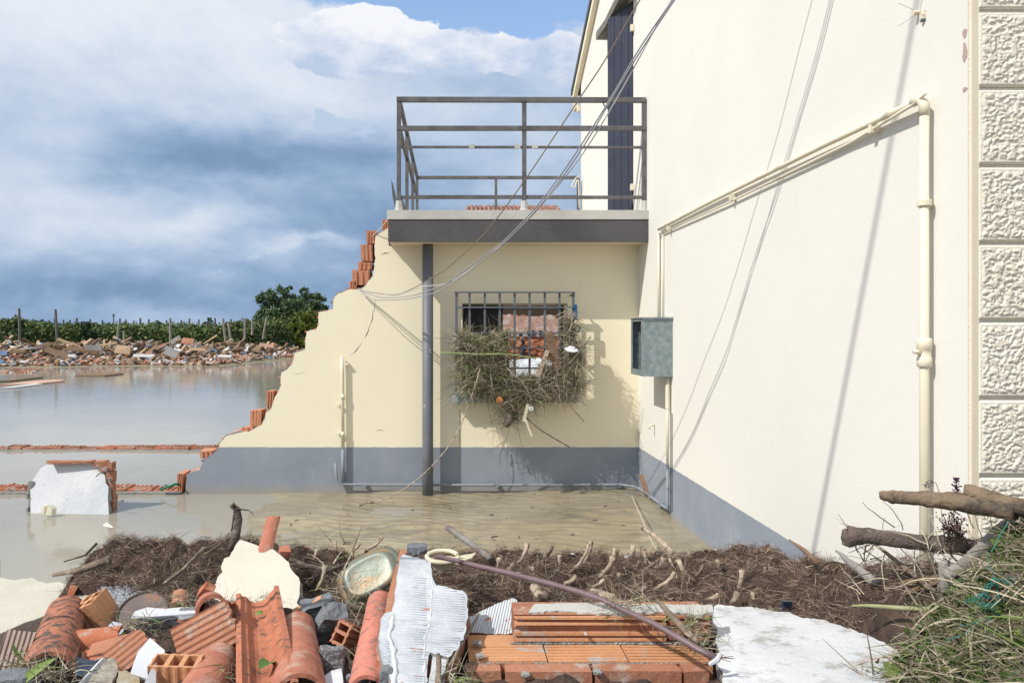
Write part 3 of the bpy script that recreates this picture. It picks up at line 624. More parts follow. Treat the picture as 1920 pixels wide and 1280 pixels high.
face_ribs([(750, 1045), (764, 1040), (808, 1052), (810, 1080), (817, 1096), (851, 1104), (876, 1116), (877, 1150), (873, 1184), (862, 1210), (841, 1231), (806, 1222), (800, 1290), (736, 1290), (716, 1238), (710, 1208), (714, 1160), (735, 1146), (743, 1085)], P, .10, 4.6, t_, m_ribp, r_=.0016, gaps=(738, 804), prob=.78)
# thick trowelled seams of paint over the joints of that fragment
for pts, r_ in (([(738, 1152), (730, 1190), (738, 1225), (741, 1255), (738, 1290)], .010), ([(812, 1085), (808, 1130), (806, 1165), (798, 1190), (797, 1220), (794, 1290)], .006)):
    MB().tube([hit(x, y, P)+P[1]*-.004 for x, y in rough_line(pts, 6, 2)], [r_*random.uniform(.7, 1.2) for _ in rough_line(pts, 6, 2)], 8, wob=.3).build('paint_ridge', m_white, t_, smooth=True)
MB().rock(W(782, 1029, 2.97), .052, 3, .35, (1.15, .8, .55)).build('concrete_lump', m_conc, t_)
for a_, b_, wd in (((762, 1022), (750, 1068), 5), ((750, 1068), (742, 1100), 6), ((741, 1100), (735, 1142), 6)):
    c_ = hit((a_[0]+b_[0])/2-3, (a_[1]+b_[1])/2, P)-P[1]*.03; MB().bar(hit(a_[0]-4, a_[1], P)-P[1]*.03, hit(b_[0]-4, b_[1], P)-P[1]*.03, .03, .02).build('brick_web', m_brick, t_)
MB().rock(hit(731, 1165, P)-P[1]*.03, .03, 2, .4, (.7, 1, 1.3)).build('concrete_lump', m_conc, t_)
MB().rock(hit(727, 1255, P)-P[1]*.03, .035, 2, .4, (.8, 1, 1.5)).build('concrete_lump', m_conc, t_)
slab('wall_fragment', 'broad white plastered slab lying below the root matting at lower right', 'wall slab',
     [(1338, 1137), (1345, 1133), (1378, 1136), (1420, 1138), (1450, 1145), (1480, 1147), (1500, 1156), (1545, 1162), (1600, 1180), (1640, 1195), (1676, 1215), (1702, 1245), (1692, 1292), (1352, 1292), (1356, 1262), (1342, 1240), (1350, 1222), (1340, 1205), (1345, 1180), (1338, 1168)],
     [(1340, 1135, 2.85), (1340, 1280, 2.1), (1640, 1195, 2.34)], .085, (m_flat, m_mortar), seed=4, grow=8)
t_ = thing('wall_fragment', 'orange hollow brick masonry chunk with ribbed broken bricks on top', 'wall fragment', W(1000, 1280, 2.3))
def grid_brick(mbx, c, ex, ey, ez, L, Wd, H, nx=2, nz=2, ribs=6, t=.010, rib=.0035, broken=0, m=0, ribside=('z', 'x')):
    """hollow clay block: cells run along ex; ey across, ez up; ribbed faces"""
    def axis(D, ncell, rb):
        cuts = [0, rib]; inner = D-2*rib; 
        pos = [rib+i*(inner-t)/ncell for i in range(ncell+1)]
        s_ = []
        for p_ in pos: s_ += [p_, p_+t]
        return pos
    ny_ = 4*ribs; xs = np.linspace(0, Wd, ny_+1); nz_ = max(8, int(ny_*H/Wd)); zs = np.linspace(0, H, nz_+1)
    webx = [i*(Wd-t)/nx for i in range(nx+1)]; webz = [i*(H-t)/nz for i in range(nz+1)]
    occ = np.zeros((ny_, nz_), bool)
    for i in range(ny_):
        for j in range(nz_):
            xm = (xs[i]+xs[i+1])/2; zm = (zs[j]+zs[j+1])/2
            if any(w_-.0005 <= xm <= w_+t+.003 for w_ in webx) or any(w_-.0005 <= zm <= w_+t+.003 for w_ in webz): occ[i, j] = True
    o = Vector(c)-ey*Wd/2-ez*H/2-ex*L/2
    def P3(i, j, e):
        x = xs[i]; z = zs[j]
        if j in (0, nz_) and 0 < i < ny_: z += (rib if j == 0 else -rib)*(1 if (i//2) % 2 else 0)
        if i in (0, ny_) and 0 < j < nz_: x += (rib if i == 0 else -rib)*(1 if (j//2) % 2 else 0)
        l = L*e
        if broken and e: l += broken*noise.noise(Vector((x*40, z*40, c[0]*9)))*1.6
        return o+ey*x+ez*z+ex*l
    ids = {}; v = []; f = []
    def vid(i, j, e):
        k_ = (i, j, e)
        if k_ not in ids: ids[k_] = len(v); v.append(P3(i, j, e))
        return ids[k_]
    for i in range(ny_):
        for j in range(nz_):
            if not occ[i, j]: continue
            for e in (0, 1):
                q_ = (vid(i, j, e), vid(i+1, j, e), vid(i+1, j+1, e), vid(i, j+1, e)); f.append(q_ if e else q_[::-1])
            for di, dj, a_, b_ in ((-1, 0, (i, j+1), (i, j)), (1, 0, (i+1, j), (i+1, j+1)), (0, -1, (i, j), (i+1, j)), (0, 1, (i+1, j+1), (i, j+1))):
                ii, jj = i+di, j+dj
                if 0 <= ii < ny_ and 0 <= jj < nz_ and occ[ii, jj]: continue
                f.append((vid(*a_, 0), vid(*b_, 0), vid(*b_, 1), vid(*a_, 1)))
    mbx.add(v, f, m); return mbx
EX, EY, EZ = Vector((1, 0, 0)), Vector((0, 1, 0)), Vector((0, 0, 1))
tilt = Vector((0, .985, -.03)).normalized()
# upper course: fluted broken bricks lying on edge
for pa, pb, yy_, hh in ((962, 1250, 2.515, .098), (1252, 1332, 2.525, .095)):
    xa = (pa-CX)/F*2.46; xb = (pb-CX)/F*2.46
    grid_brick(MB(), (xa/2+xb/2, yy_, .468), EX, EY, EZ, xb-xa-.006, .115, hh, 2, 2, 7, .011, .005).build('brick', m_brick, t_)
    mbx = MB()
    for k in range(4): mbx.box((xa/2+xb/2, yy_-.058-.004, .43+.022*k+(.012 if k > 1 else 0)), (xb-xa-.01, .012, .009), jit=.002)
    mbx.build('brick_rib', m_brickL if pa < 1000 else m_brick, t_)
topm = [hit(x, y, (Vector((0, 2.5, .521)), EZ)) for x, y in rough_line([(1003, 1131), (1090, 1129), (1200, 1131), (1336, 1133), (1338, 1146), (1310, 1152), (1240, 1146), (1180, 1150), (1100, 1148), (1040, 1144), (990, 1148)], 7, 1.8, True)]
MB().prism([topm], (0, 0, -.012), layers=1, jit=.004).build('mortar_cap', m_lip, t_)
# middle course: smooth faces, sunlit tops painted paler orange; lower course: redder faces
for pa, pb in ((877, 1021), (1022, 1168), (1169, 1322)):
    Yc = 2.43; xa = (pa-CX)/F*2.40; xb = (pb-CX)/F*2.40
    mbx = MB().box((xa/2+xb/2, Yc-.005, .365), (xb-xa-.005, .20, .098), jit=.002)
    for k in range(5): mbx.box((xa/2+xb/2, Yc-.09+.022*k, .4155), (xb-xa-.01, .009, .004))
    mbx.build('brick', m_brickL, t_)
for pa, pb in ((873, 942), (945, 1110), (1113, 1278), (1281, 1330)):
    xa = (pa-CX)/F*2.27; xb = (pb-CX)/F*2.27
    MB().box((xa/2+xb/2, 2.295, .376), (xb-xa-.007, .062, .064), jit=.003).build('brick', m_brick, t_)
mo = MB()
for k in range(55): mo.rock(((random.uniform(868, 1330)-CX)/F*2.22, random.uniform(2.20, 2.27), random.uniform(.31, .345)), random.uniform(.012, .035), 2, .5, (1.4, .8, .6))
mo.build('mortar_bed', m_mortar, t_)['kind'] = 'stuff'
seam = MB()
for k in range(46):
    px = 962+k*8.1; seam.rock(((px-CX)/F*2.44, 2.448, .4185), random.uniform(.006, .011), 1, .4, (1.7, .8, .6))
for k in range(50):
    px = 880+k*9; seam.rock(((px-CX)/F*2.33, 2.322, .408), random.uniform(.003, .007), 1, .4, (1.7, .8, .5))
seam.build('mortar_seam', m_mortar, t_)['kind'] = 'stuff'
for c_ in ((895, 1205, 2.42), (900, 1228, 2.33), (1120, 1258, 2.26), (985, 1262, 2.26)): MB().rock(W(*c_), .02, 2, .5, (1, 1, .35)).build('mortar_lump', m_mortar, t_)
MB().lathe([(.0, 0), (.006, .001), (.006, .008), (.0045, .02)], W(1097, 1187, 2.44), 8, (0, -1, .3)).build('bolt', m_lip, t_)
t_ = slab('brick_fragment', 'white painted ribbed brick piece propped between the tall fragment and the masonry chunk', 'brick fragment',
     [(876, 1158), (900, 1146), (940, 1128), (963, 1120), (970, 1124), (966, 1150), (960, 1186), (930, 1189), (880, 1184)], [(876, 1157, 2.72), (964, 1120, 2.86), (920, 1186, 2.6)], .06,
     (M('ribbed white paint upright', (.66, .68, .71), (.56, .58, .62), 3, .8, .4, 30, (.50, .20, .13), 18, .66, .05, wave=((1, -.2, .1), .011, .0025)), m_brick), seed=8, skin=.006, skin_name='painted_face', core_mat=m_brick, grow=2)
face_ribs([(878, 1160), (900, 1148), (940, 1130), (962, 1122), (964, 1150), (958, 1184), (930, 1187), (882, 1182)], plane_of([(876, 1157, 2.72), (964, 1120, 2.86), (920, 1186, 2.6)]), .12, 4.4, t_, m_ribp, r_=.0025, vertical=True, prob=.97)
MB().rock(W(985, 1143, 2.8), .04, 2, .4, (1, .8, .9)).build('concrete_lump', m_conc, t_)

# ---- roof tiles (coppi) as tapered half barrels with thickness
def coppo(name, label, a, b, r0, r1, up, mat, arc=180, th=.013, grp=None, broke=0, cat='roof tile', na=18, nl=10):
    a = Vector(a); b = Vector(b); ax = (b-a); L = ax.length; ax.normalize(); up = Vector(up); up = (up-ax*up.dot(ax)).normalized(); sd_ = ax.cross(up)
    v = []; sdn = random.random()*50
    for lay in (0, 1):
        for i in range(nl+1):
            t = i/nl; r = r0+(r1-r0)*t-(th if lay else 0)
            for k in range(na+1):
                an = R(-arc/2+arc*k/na); e = 0
                if i in (0, nl) and broke: e = broke*noise.noise(Vector((k*.35, i, sdn)))*(1 if i else -1)
                rr_ = r*(1+.015*noise.noise(Vector((k*.5, i*.6, sdn))))
                v.append(a+ax*(L*t+e)+up*rr_*math.cos(an)+sd_*rr_*math.sin(an))
    n1_ = (nl+1)*(na+1); f = []; g_ = lambda l_, i, k: l_*n1_+i*(na+1)+k
    for i in range(nl):
        for k in range(na): f += [(g_(0, i, k), g_(0, i, k+1), g_(0, i+1, k+1), g_(0, i+1, k)), (g_(1, i, k), g_(1, i+1, k), g_(1, i+1, k+1), g_(1, i, k+1))]
    for i in range(nl): f += [(g_(0, i, 0), g_(0, i+1, 0), g_(1, i+1, 0), g_(1, i, 0)), (g_(0, i, na), g_(1, i, na), g_(1, i+1, na), g_(0, i+1, na))]
    for k in range(na): f += [(g_(0, 0, k), g_(1, 0, k), g_(1, 0, k+1), g_(0, 0, k+1)), (g_(0, nl, k), g_(0, nl, k+1), g_(1, nl, k+1), g_(1, nl, k))]
    o = MB().add(v, f).build(name, mat, smooth=True); tagp(o, label, cat, grp)
    o.modifiers.new('edge', 'EDGE_SPLIT').split_angle = R(50); return o
coppo('roof_tile', 'barrel roof tile blackened with lichen beside the cream slab', W(124, 1150, 2.95), W(85, 1275, 2.3), .078, .092, (0, -.45, 1), m_tileL, broke=.01)
coppo('roof_tile', 'smooth orange barrel roof tile at the bottom edge left of the channel tile', W(412, 1245, 2.42), W(365, 1345, 2.0), .075, .09, (0, -.4, 1), m_tile)
coppo('roof_tile', 'upright orange barrel roof tile with pale lime streaks right of the channel tile', W(556, 1180, 2.72), W(560, 1320, 2.02), .072, .088, (0, -.35, 1), m_tile, broke=.006)
coppo('roof_tile', 'narrow pinkish roof tile edge leaning against the tall white fragment', W(712, 1128, 2.80), W(690, 1305, 2.12), .05, .068, (-.4, -.3, 1), M('pink tile', (.58, .23, .17), (.48, .17, .12), 7, .85, .6, 50, (.25, .15, .12), 16, .6, .1), broke=.01)
coppo('roof_tile', 'curved red tile shard turned up like a saucer on the round iron plate', W(284, 1131, 2.95), W(288, 1137, 2.84), .062, .062, (0, .2, -1), m_brick, arc=120, broke=.01, nl=3)
coppo('roof_tile', 'hollow side up tile shard over the grey concrete block', W(352, 1128, 2.9), W(356, 1136, 2.78), .07, .07, (.35, .1, -1), m_brick, arc=125, broke=.012, nl=3)
coppo('roof_tile', 'arched end of a red roof tile right of the concrete block', W(394, 1136, 2.92), W(398, 1146, 2.75), .06, .064, (0, -.2, 1), m_tile, arc=180, broke=.004, nl=3)
coppo('roof_tile', 'broken hood shaped tile piece upright by the green weeds', W(338, 1118, 3.0), W(334, 1138, 2.9), .036, .03, (.4, -.3, 1), m_brick, arc=150, broke=.012, nl=3)
coppo('roof_tile', 'dark red curved tile lying under the fluted orange block', W(145, 1212, 2.6), W(228, 1200, 2.62), .06, .055, (0, -.7, .7), m_brickD, arc=150, broke=.02)
coppo('roof_tile', 'small tile stub standing upright behind the jagged cream slab', W(517, 972, 3.55), W(500, 1040, 3.45), .047, .05, (-.2, -1, .2), m_tile, arc=105, th=.02, broke=.01)
# channel tile
t0 = W(484, 1120, 2.9); t1 = W(503, 1310, 1.98); ax = (t1-t0).normalized(); upv = Vector((.05, -.35, 1)); upv = (upv-ax*upv.dot(ax)).normalized(); sdv = ax.cross(upv)
pr = [(-.088, .0), (-.088, .030), (-.070, .034), (-.064, .020), (-.048, .012), (-.035, -.008), (-.015, -.018), (.015, -.018), (.035, -.008), (.048, .012), (.064, .020), (.070, .034), (.088, .030), (.088, .0), (.06, -.002), (.035, -.026), (.012, -.034), (-.012, -.034), (-.035, -.026), (-.06, -.002)]
mbx = MB(); npz = len(pr); L_ = (t1-t0).length; v = []
for i in range(7):
    for k, (a_, b_) in enumerate(pr):
        e = (.03*noise.noise(Vector((a_*20, i, 4)))+(.022*(abs(a_)/.088)**3)*-1 if i == 0 else 0); v.append(t0+ax*(L_*i/6+e)+sdv*a_+upv*b_)
mbx.add(v, [(i*npz+k, (i+1)*npz+k, (i+1)*npz+(k+1) % npz, i*npz+(k+1) % npz) for i in range(6) for k in range(npz)]+[tuple(range(npz))])
m_chan = M('channel tile', (.48, .18, .10), (.39, .14, .08), 5, .85, .5, 50, (.13, .085, .06), 22, .60, .12)
o = mbx.build('roof_tile', m_chan); tagp(o, 'rimmed terracotta channel tile standing with a green leaf in it', 'roof tile')
def leaf_obj(name, label, c, L, Wd, ax_, up_, mat, cat='leaf'):
    ax_ = Vector(ax_).normalized(); up_ = Vector(up_); up_ = (up_-ax_*up_.dot(ax_)).normalized(); s_ = ax_.cross(up_); v = []; n_ = 8
    for i in range(n_+1):
        t = i/n_; w_ = Wd/2*math.sin(math.pi*min(1, t*.97+.02))**.8
        p = Vector(c)+ax_*L*(t-.5)+up_*(L*.14*math.sin(math.pi*t))
        v += [p-s_*w_+up_*w_*.35, p, p+s_*w_+up_*w_*.35]
    o = MB().add(v, [(i*3+k, i*3+k+1, i*3+k+4, i*3+k+3) for i in range(n_) for k in (0, 1)]).build(name, mat, smooth=True)
    return tagp(o, label, cat)
leaf_obj('leaf', 'fresh green leaf lying in the bottom of the channel tile', W(500, 1250, 2.2), .10, .05, (.15, .7, -.25), (0, -.5, 1), m_green[0])
leaf_obj('leaf', 'small green leaf higher up in the channel tile', W(486, 1150, 2.7), .035, .022, (.8, .5, 0), (0, -.6, 1), m_green[1])
leaf_obj('leaf', 'broad green blade bending up at the bottom left corner', W(70, 1262, 2.2), .14, .03, (.6, .2, .5), (-.4, -1, .4), m_green[1])
leaf_obj('leaf', 'thin upright green blade over the ribbed grey brick shard', W(37, 1222, 2.35), .09, .014, (.35, .2, -.8), (0, -1, .1), m_green[0])
leaf_obj('leaf', 'big pale green leaf beside the corner of the broad white slab', W(1678, 1262, 2.0), .07, .075, (.2, .6, .3), (0, -.6, 1), m_green[1])

def brick_thing(label, px, py, Y, L, Wd, H, rx, ry, rz, mat=None, kind='hollow', name='brick_fragment', grp=None, **kw):
    rot = (Matrix.Rotation(R(rz), 3, 'Z') @ Matrix.Rotation(R(ry), 3, 'Y') @ Matrix.Rotation(R(rx), 3, 'X'))
    ex, ey, ez = rot@EX, rot@EY, rot@EZ; c = W(px, py, Y)
    if kind == 'hollow': o = grid_brick(MB(), c, ex, ey, ez, L, Wd, H, kw.get('nx', 2), kw.get('nz', 2), kw.get('ribs', 6), broken=kw.get('broken', .01)).build(name, mat or m_brick)
    else: o = MB().box(c, (L, Wd, H), rot, jit=kw.get('jit', .006)).build(name, mat or m_brick)
    return tagp(o, label, kw.get('cat', 'brick'), grp)
brick_thing('long ribbed hollow brick with a lens shaped opening left of the channel tile', 396, 1190, 2.56, .22, .16, .13, 62, -27, 8, m_brick, nx=2, nz=1, ribs=7)
brick_thing('upright fluted orange brick end beside the lichened tile', 181, 1150, 2.92, .14, .12, .11, 25, 62, 20, m_brickL, ribs=4, broken=.02)
brick_thing('broken hollow brick with dark square holes above the brown stone', 246, 1225, 2.46, .14, .12, .05, 20, -18, 60, m_brick, nx=4, nz=1, ribs=5, broken=.012)
brick_thing('pale hollow brick standing on end at the bottom edge', 332, 1268, 2.25, .12, .16, .07, 10, 80, 100, m_brickL, nx=3, nz=1, ribs=5)
brick_thing('grey ribbed brick shard at the left bottom edge', 28, 1222, 2.45, .10, .13, .02, 60, 10, 10, M('dusty ribbed brick', (.42, .33, .28), (.34, .24, .2), 9, .9, .4, wave=((1, 0, 0), .016, .004)), kind='box')
brick_thing('flat orange tile piece under the leaning white tile', 212, 1210, 2.52, .16, .07, .02, 20, -14, 12, m_brick, kind='box')
brick_thing('thin dark red tile strip in the weeds below the curved tile', 188, 1226, 2.5, .12, .06, .02, 20, -8, 25, m_brickD, kind='box')
brick_thing('little red brick stub beside the standing tile stub', 533, 1036, 3.42, .05, .06, .045, 15, 0, 20, m_tile, kind='box')
brick_thing('red brick chip between the jagged slab and the concrete block', 388, 1108, 3.05, .05, .05, .05, 20, 30, 20, m_brickD, kind='box')
brick_thing('orange brick chip wedged under the right end of the jagged slab', 580, 1140, 2.9, .13, .035, .04, 10, -22, 10, m_brickL, kind='box')
brick_thing('dark brick corner standing at the edge of the left cream slab', 131, 1118, 3.45, .03, .05, .10, 10, 18, 20, m_brickD, kind='box')
brick_thing('orange hollow brick corner in the shade behind the pebbledash lumps', 650, 1190, 2.62, .08, .07, .09, 10, 30, 60, m_brick, ribs=3, nx=1, nz=2)
# ceramic and odd pieces
def poly_thing(name, label, cat, pts, pl, th, mat, amp=.4, step=12):
    P = plane_of(pl); o = MB().prism([[hit(x, y, P) for x, y in rough_line(pts, step, amp, True)]], P[1]*-th, layers=1).build(name, mat); return tagp(o, label, cat)
poly_thing('wall_tile', 'white glazed tile leaning upright in the rubble', 'wall tile', [(281, 1195), (309, 1218), (300, 1280), (244, 1262), (258, 1222)], [(281, 1195, 2.45), (309, 1218, 2.4), (250, 1262, 2.3)], .008, m_ceram)
poly_thing('wall_tile', 'narrow white tile wedge standing on edge below the leaning tile', 'wall tile', [(290, 1240), (294, 1242), (292, 1285), (268, 1285)], [(290, 1240, 2.25), (294, 1242, 2.25), (268, 1285, 2.1)], .012, m_ceram)
poly_thing('plate_shard', 'white dish shard in front of the gravel', 'plate shard', [(212, 1164), (228, 1168), (232, 1182), (222, 1192), (198, 1185), (203, 1172)], [(212, 1164, 2.85), (232, 1182, 2.8), (198, 1185, 2.75)], .006, m_ceram)
poly_thing('plate_shard', 'small white crumpled shard under the dish shard', 'plate shard', [(226, 1193), (240, 1196), (238, 1206), (225, 1204)], [(226, 1193, 2.7), (240, 1196, 2.7), (225, 1204, 2.66)], .01, m_ceram)
poly_thing('wall_tile', 'dark blue glazed tile low in the left rubble', 'wall tile', [(138, 1228), (165, 1236), (190, 1238), (178, 1268), (142, 1266)], [(138, 1228, 2.42), (190, 1238, 2.42), (142, 1266, 2.3)], .008, m_navy)
poly_thing('white_board', 'white board edge slanting above the brown stone', 'board', [(196, 1230), (200, 1236), (160, 1285), (146, 1285)], [(196, 1230, 2.4), (200, 1236, 2.4), (146, 1285, 2.2)], .02, m_white)
poly_thing('stone_slab', 'grainy brown stone lump at the bottom edge', 'stone', [(205, 1233), (218, 1234), (221, 1256), (208, 1282), (160, 1285), (176, 1262)], [(205, 1233, 2.35), (221, 1256, 2.25), (160, 1285, 2.15)], .05, m_stone, 2, 5)
poly_thing('stone_slab', 'grey yellow stained stone at the bottom edge below the leaning white tile', 'stone', [(222, 1256), (240, 1258), (262, 1272), (262, 1288), (218, 1288)], [(222, 1256, 2.25), (262, 1272, 2.2), (218, 1288, 2.12)], .05, M('stained stone', (.42, .40, .36), (.35, .24, .07), 12, .9, 1, 30), 2, 5)
poly_thing('wall_tile', 'white slab corner rising at the bottom edge below the pebbledash lumps', 'wall tile', [(598, 1272), (622, 1256), (640, 1252), (644, 1290), (596, 1290)], [(598, 1272, 2.2), (640, 1252, 2.25), (596, 1290, 2.12)], .04, m_white, 1)
poly_thing('plaster_chip', 'white plaster strip on edge below the tall white fragment', 'plaster chip', [(812, 1230), (838, 1236), (832, 1288), (803, 1288)], [(812, 1230, 2.2), (838, 1236, 2.2), (803, 1288, 2.0)], .03, m_white, 1)
def rock_thing(name, label, cat, c, r_, mat, sc=(1, 1, 1), rough=.35, sub=3, grp=None):
    o = MB().rock(c, r_, sub, rough, sc).build(name, mat); return tagp(o, label, cat, grp)
for nme, lab, c_, d_, rt, mt in (('concrete_block', 'dark grey concrete wedge behind the streaked barrel tile', (618, 1172, 2.72), (.10, .09, .16), (25, 15, 20), m_conc),
                              ('concrete_block', 'low grey block with whitish plaster top under the tile shards', (325, 1165, 2.82), (.27, .09, .07), (8, -4, 2), m_conc),
                              ('concrete_block', 'grey concrete lump between orange chip and streaked tile', (596, 1136, 2.9), (.13, .07, .05), (10, -12, 20), m_conc)):
    mbx = MB(); bm = bmesh.new(); bmesh.ops.create_cube(bm, size=1); bmesh.ops.subdivide_edges(bm, edges=bm.edges, cuts=4, use_grid_fill=True)
    rot = Matrix.Rotation(R(rt[2]), 3, 'Z')@Matrix.Rotation(R(rt[1]), 3, 'Y')@Matrix.Rotation(R(rt[0]), 3, 'X'); cc = W(*c_)
    vv = [cc+rot@Vector((a.co.x*d_[0], a.co.y*d_[1], a.co.z*d_[2]))+noise.noise_vector(a.co*3+cc*5)*.014 for a in bm.verts]
    tt = thing(nme, lab, 'concrete block', cc); MB().add(vv, [tuple(x.index for x in q.verts) for q in bm.faces]).build('block', mt, tt)
    if 'plaster' in lab:
        MB().prism([[cc+Vector((a_*.16, b_*.05, .042)) for a_, b_ in ((-.95, -.8), (-.4, -1), (.1, -.8), (.3, -1.1), (.8, -.7), (.6, .2), (.9, .8), (.2, 1), (-.3, .6), (-.8, .9), (-1, .1))]], (0, 0, -.012), layers=1, jit=.01).build('plaster_top', m_white, tt)
    bm.free()
rock_thing('pebbledash_lump', 'pebbledash coated wall lump right of the streaked barrel tile', 'wall lump', W(622, 1238, 2.35), .055, m_pebble, (1.1, .6, 1.2))
rock_thing('pebbledash_lump', 'small dark lump at the bottom edge under the pebbledash', 'wall lump', W(668, 1275, 2.2), .035, m_conc, (1.2, .8, .9))
rock_thing('concrete_lump', 'grey concrete lump with white mortar half sunk at bottom left corner', 'concrete lump', W(30, 1282, 2.2), .07, m_conc, (1.3, .8, .7))
# gravel
gvs = MB()
for k in range(620):
    px = random.gauss(232, 26); py = random.gauss(1120, 14)
    if not (182 < px < 300 and 1098 < py < 1185): continue
    Y = float(np.interp(py, [1098, 1140, 1185], [3.35, 3.0, 2.8])); gvs.rock(W(px, py, Y), random.uniform(.005, .0095), 1, .3)
o = gvs.build('gravel', m_gravel); tagp(o, kind='stuff')
hp = MB()
hp.rock(W(235, 1140, 3.1)-Vector((0, 0, .05)), .15, 3, .25, (1.1, 1, .5)); o = hp.build('gravel', m_gravel, smooth=True); tagp(o, kind='stuff')
# round iron plate
t_ = thing('iron_cover', 'round rusty iron cover lying in the gravel', 'iron cover', W(268, 1150, 2.95))
nrm = Vector((.12, -.62, 1)); MB().lathe([(0, -.006), (.098, -.006), (.103, .0), (.103, .008), (.0, .0085)], W(268, 1150, 2.95), 40, nrm).build('disc', m_rust, t_)
MB().lathe([(.099, .003), (.105, .003), (.105, .015), (.099, .015), (.0985, .006)], W(268, 1150, 2.95), 40, nrm).build('rim', m_barkd, t_, smooth=True)
# steel basin upside down
t_ = thing('steel_pan', 'tarnished steel roasting pan turned bottom up on the roots', 'pan', W(695, 1078, 3.2))
c_ = W(694, 1078, 3.22); nz_ = Vector((-.12, -.80, .60)).normalized(); ux = Vector((.80, 0, .50)); ux = (ux-nz_*ux.dot(nz_)).normalized(); uy = nz_.cross(ux)
def ring(h, a_, b_, n_=40, p_=3.2):
    o_ = []
    for k in range(n_):
        an = 2*math.pi*k/n_; ca, sa = math.cos(an), math.sin(an)
        o_.append(c_+ux*a_*abs(ca)**(2/p_)*math.copysign(1, ca)+uy*b_*abs(sa)**(2/p_)*math.copysign(1, sa)+nz_*h)
    return o_
rings = [ring(-.042, .158, .122), ring(-.036, .160, .124), ring(-.034, .142, .107), ring(-.03, .136, .101), ring(.012, .126, .092), ring(.022, .117, .083), ring(.025, .105, .072), ring(.023, .098, .066), ring(.0235, .05, .03)]
v = [p for r_ in rings for p in r_]; n_ = 40
MB().add(v, [(i*n_+k, i*n_+(k+1) % n_, (i+1)*n_+(k+1) % n_, (i+1)*n_+k) for i in range(len(rings)-1) for k in range(n_)]+[tuple(range((len(rings)-1)*n_, len(rings)*n_))]).build('bowl', m_pan, t_, smooth=True)
# cream plastic rim and tool handle, purple pipe
t_ = thing('plastic_basin', 'broken cream plastic basin rim under the end of the purple pipe', 'basin', W(825, 1045, 3.2))
cc = W(830, 1047, 3.22)
MB().tube([cc+Vector((.075*math.cos(R(a)), .05*math.sin(R(a)), .012*math.sin(R(a))+.01)) for a in range(20, 361, 14)], .011, 8).build('rim', m_plastic, t_, smooth=True)
MB().add([cc+Vector((.07*math.cos(R(a)), .045*math.sin(R(a)), 0)) for a in range(0, 360, 20)]+[cc+Vector((.045*math.cos(R(a)), .028*math.sin(R(a)), -.045)) for a in range(0, 360, 20)], [(k, (k+1) % 18, 18+(k+1) % 18, 18+k) for k in range(18)]).build('wall', m_plastic, t_, smooth=True)
poly_thing('plastic_shard', 'bent cream plastic shard beside the broken basin rim', 'plastic shard', [(845, 1044), (893, 1035), (884, 1045), (860, 1055), (848, 1052)], [(845, 1044, 3.3), (893, 1035, 3.4), (860, 1055, 3.15)], .006, m_plastic, 1)
o = MB().tube([W(840, 989, 4.35), W(880, 1017, 4.0), W(918, 1046, 3.7)], [.019, .0175, .0175], 12).build('tool_handle', m_barkg, smooth=True); tagp(o, 'straight grey wooden tool handle sticking out over the mud', 'tool handle')
pts = [(818, 1043, 3.12), (850, 1049, 3.02), (875, 1056, 2.95), (950, 1073, 2.8), (1025, 1092, 2.65), (1090, 1110, 2.54), (1130, 1124, 2.48), (1175, 1146, 2.4), (1225, 1168, 2.32), (1275, 1197, 2.23), (1312, 1218, 2.18), (1342, 1232, 2.14)]
t_ = thing('pipe', 'long thin purple brown plastic pipe lying across the roots and orange masonry', 'pipe', W(*pts[-1]))
MB().tube([W(*p) for p in pts], [.0105+.0012*noise.noise(Vector((i, 0, 0))) for i in range(len(pts))], 12).build('tube', m_cane, t_, smooth=True)
MB().tube([W(1330, 1245, 2.12), W(1345, 1236, 2.11), W(1352, 1224, 2.11)], [.006, .009, .006], 7).build('wrapping', m_white, t_)
for e_ in ((1378, 1234), (1375, 1230), (1370, 1240)): MB().tube([W(1346, 1232, 2.11), W(*e_, 2.08)], [.0022, .001], 5).build('frayed_wire', m_barkd, t_)

# ================================================================ root matting with cut stems
def hmat(x, y):
    px = CX+x/y*F
    ridge = math.exp(-((y-3.85)/.26)**2)*.17+math.exp(-((y-3.35)/.30)**2)*(.07 if px > 600 else .02)
    a = float(np.interp(px, [60, 115, 170, 220, 430, 560, 700, 850, 1330, 1600, 1800], [0, .7, 1.15, 1.3, 1.25, 1.0, .8, .75, .75, .45, .25]))
    b = .11*(.35-abs(noise.noise(Vector((x*4.5, y*5, 8)))))+.045*noise.noise(Vector((x*12, y*12, 8)))
    return hmound(x, y)+ridge*a+b*min(1, a*2)-(.09 if 560 < px < 690 and y < 3.75 else 0)
root = thing('root_mat', 'long strip of torn up brown fibrous root matting along the water edge', 'roots', (0, 3.6, 0))
xs_ = np.arange(-2.15, 1.76, .026); ys_ = np.arange(2.2, 4.22, .026); V = []; okk = {}
for j, y in enumerate(ys_):
    for i, x in enumerate(xs_):
        px = CX+x/y*F; z = hmat(x, y)
        cut = (px < 110 or (px < 250 and y < 3.45) or px > 1790)
        V.append((x, y, z if not cut else hmound(x, y)-.06))
nx_ = len(xs_); Q = [(j*nx_+i, j*nx_+i+1, (j+1)*nx_+i+1, (j+1)*nx_+i) for j in range(len(ys_)-1) for i in range(nx_-1)]
MB().add(V, Q).build('matted_soil', M('matted soil', (.06, .04, .033), (.13, .085, .065), 9, .95, 4, 45), root, smooth=True)
nf = 78000; bx = rng.uniform(-2.15, 1.74, nf*3); by = rng.uniform(2.25, 4.12, nf*3); pxs = CX+bx/by*F
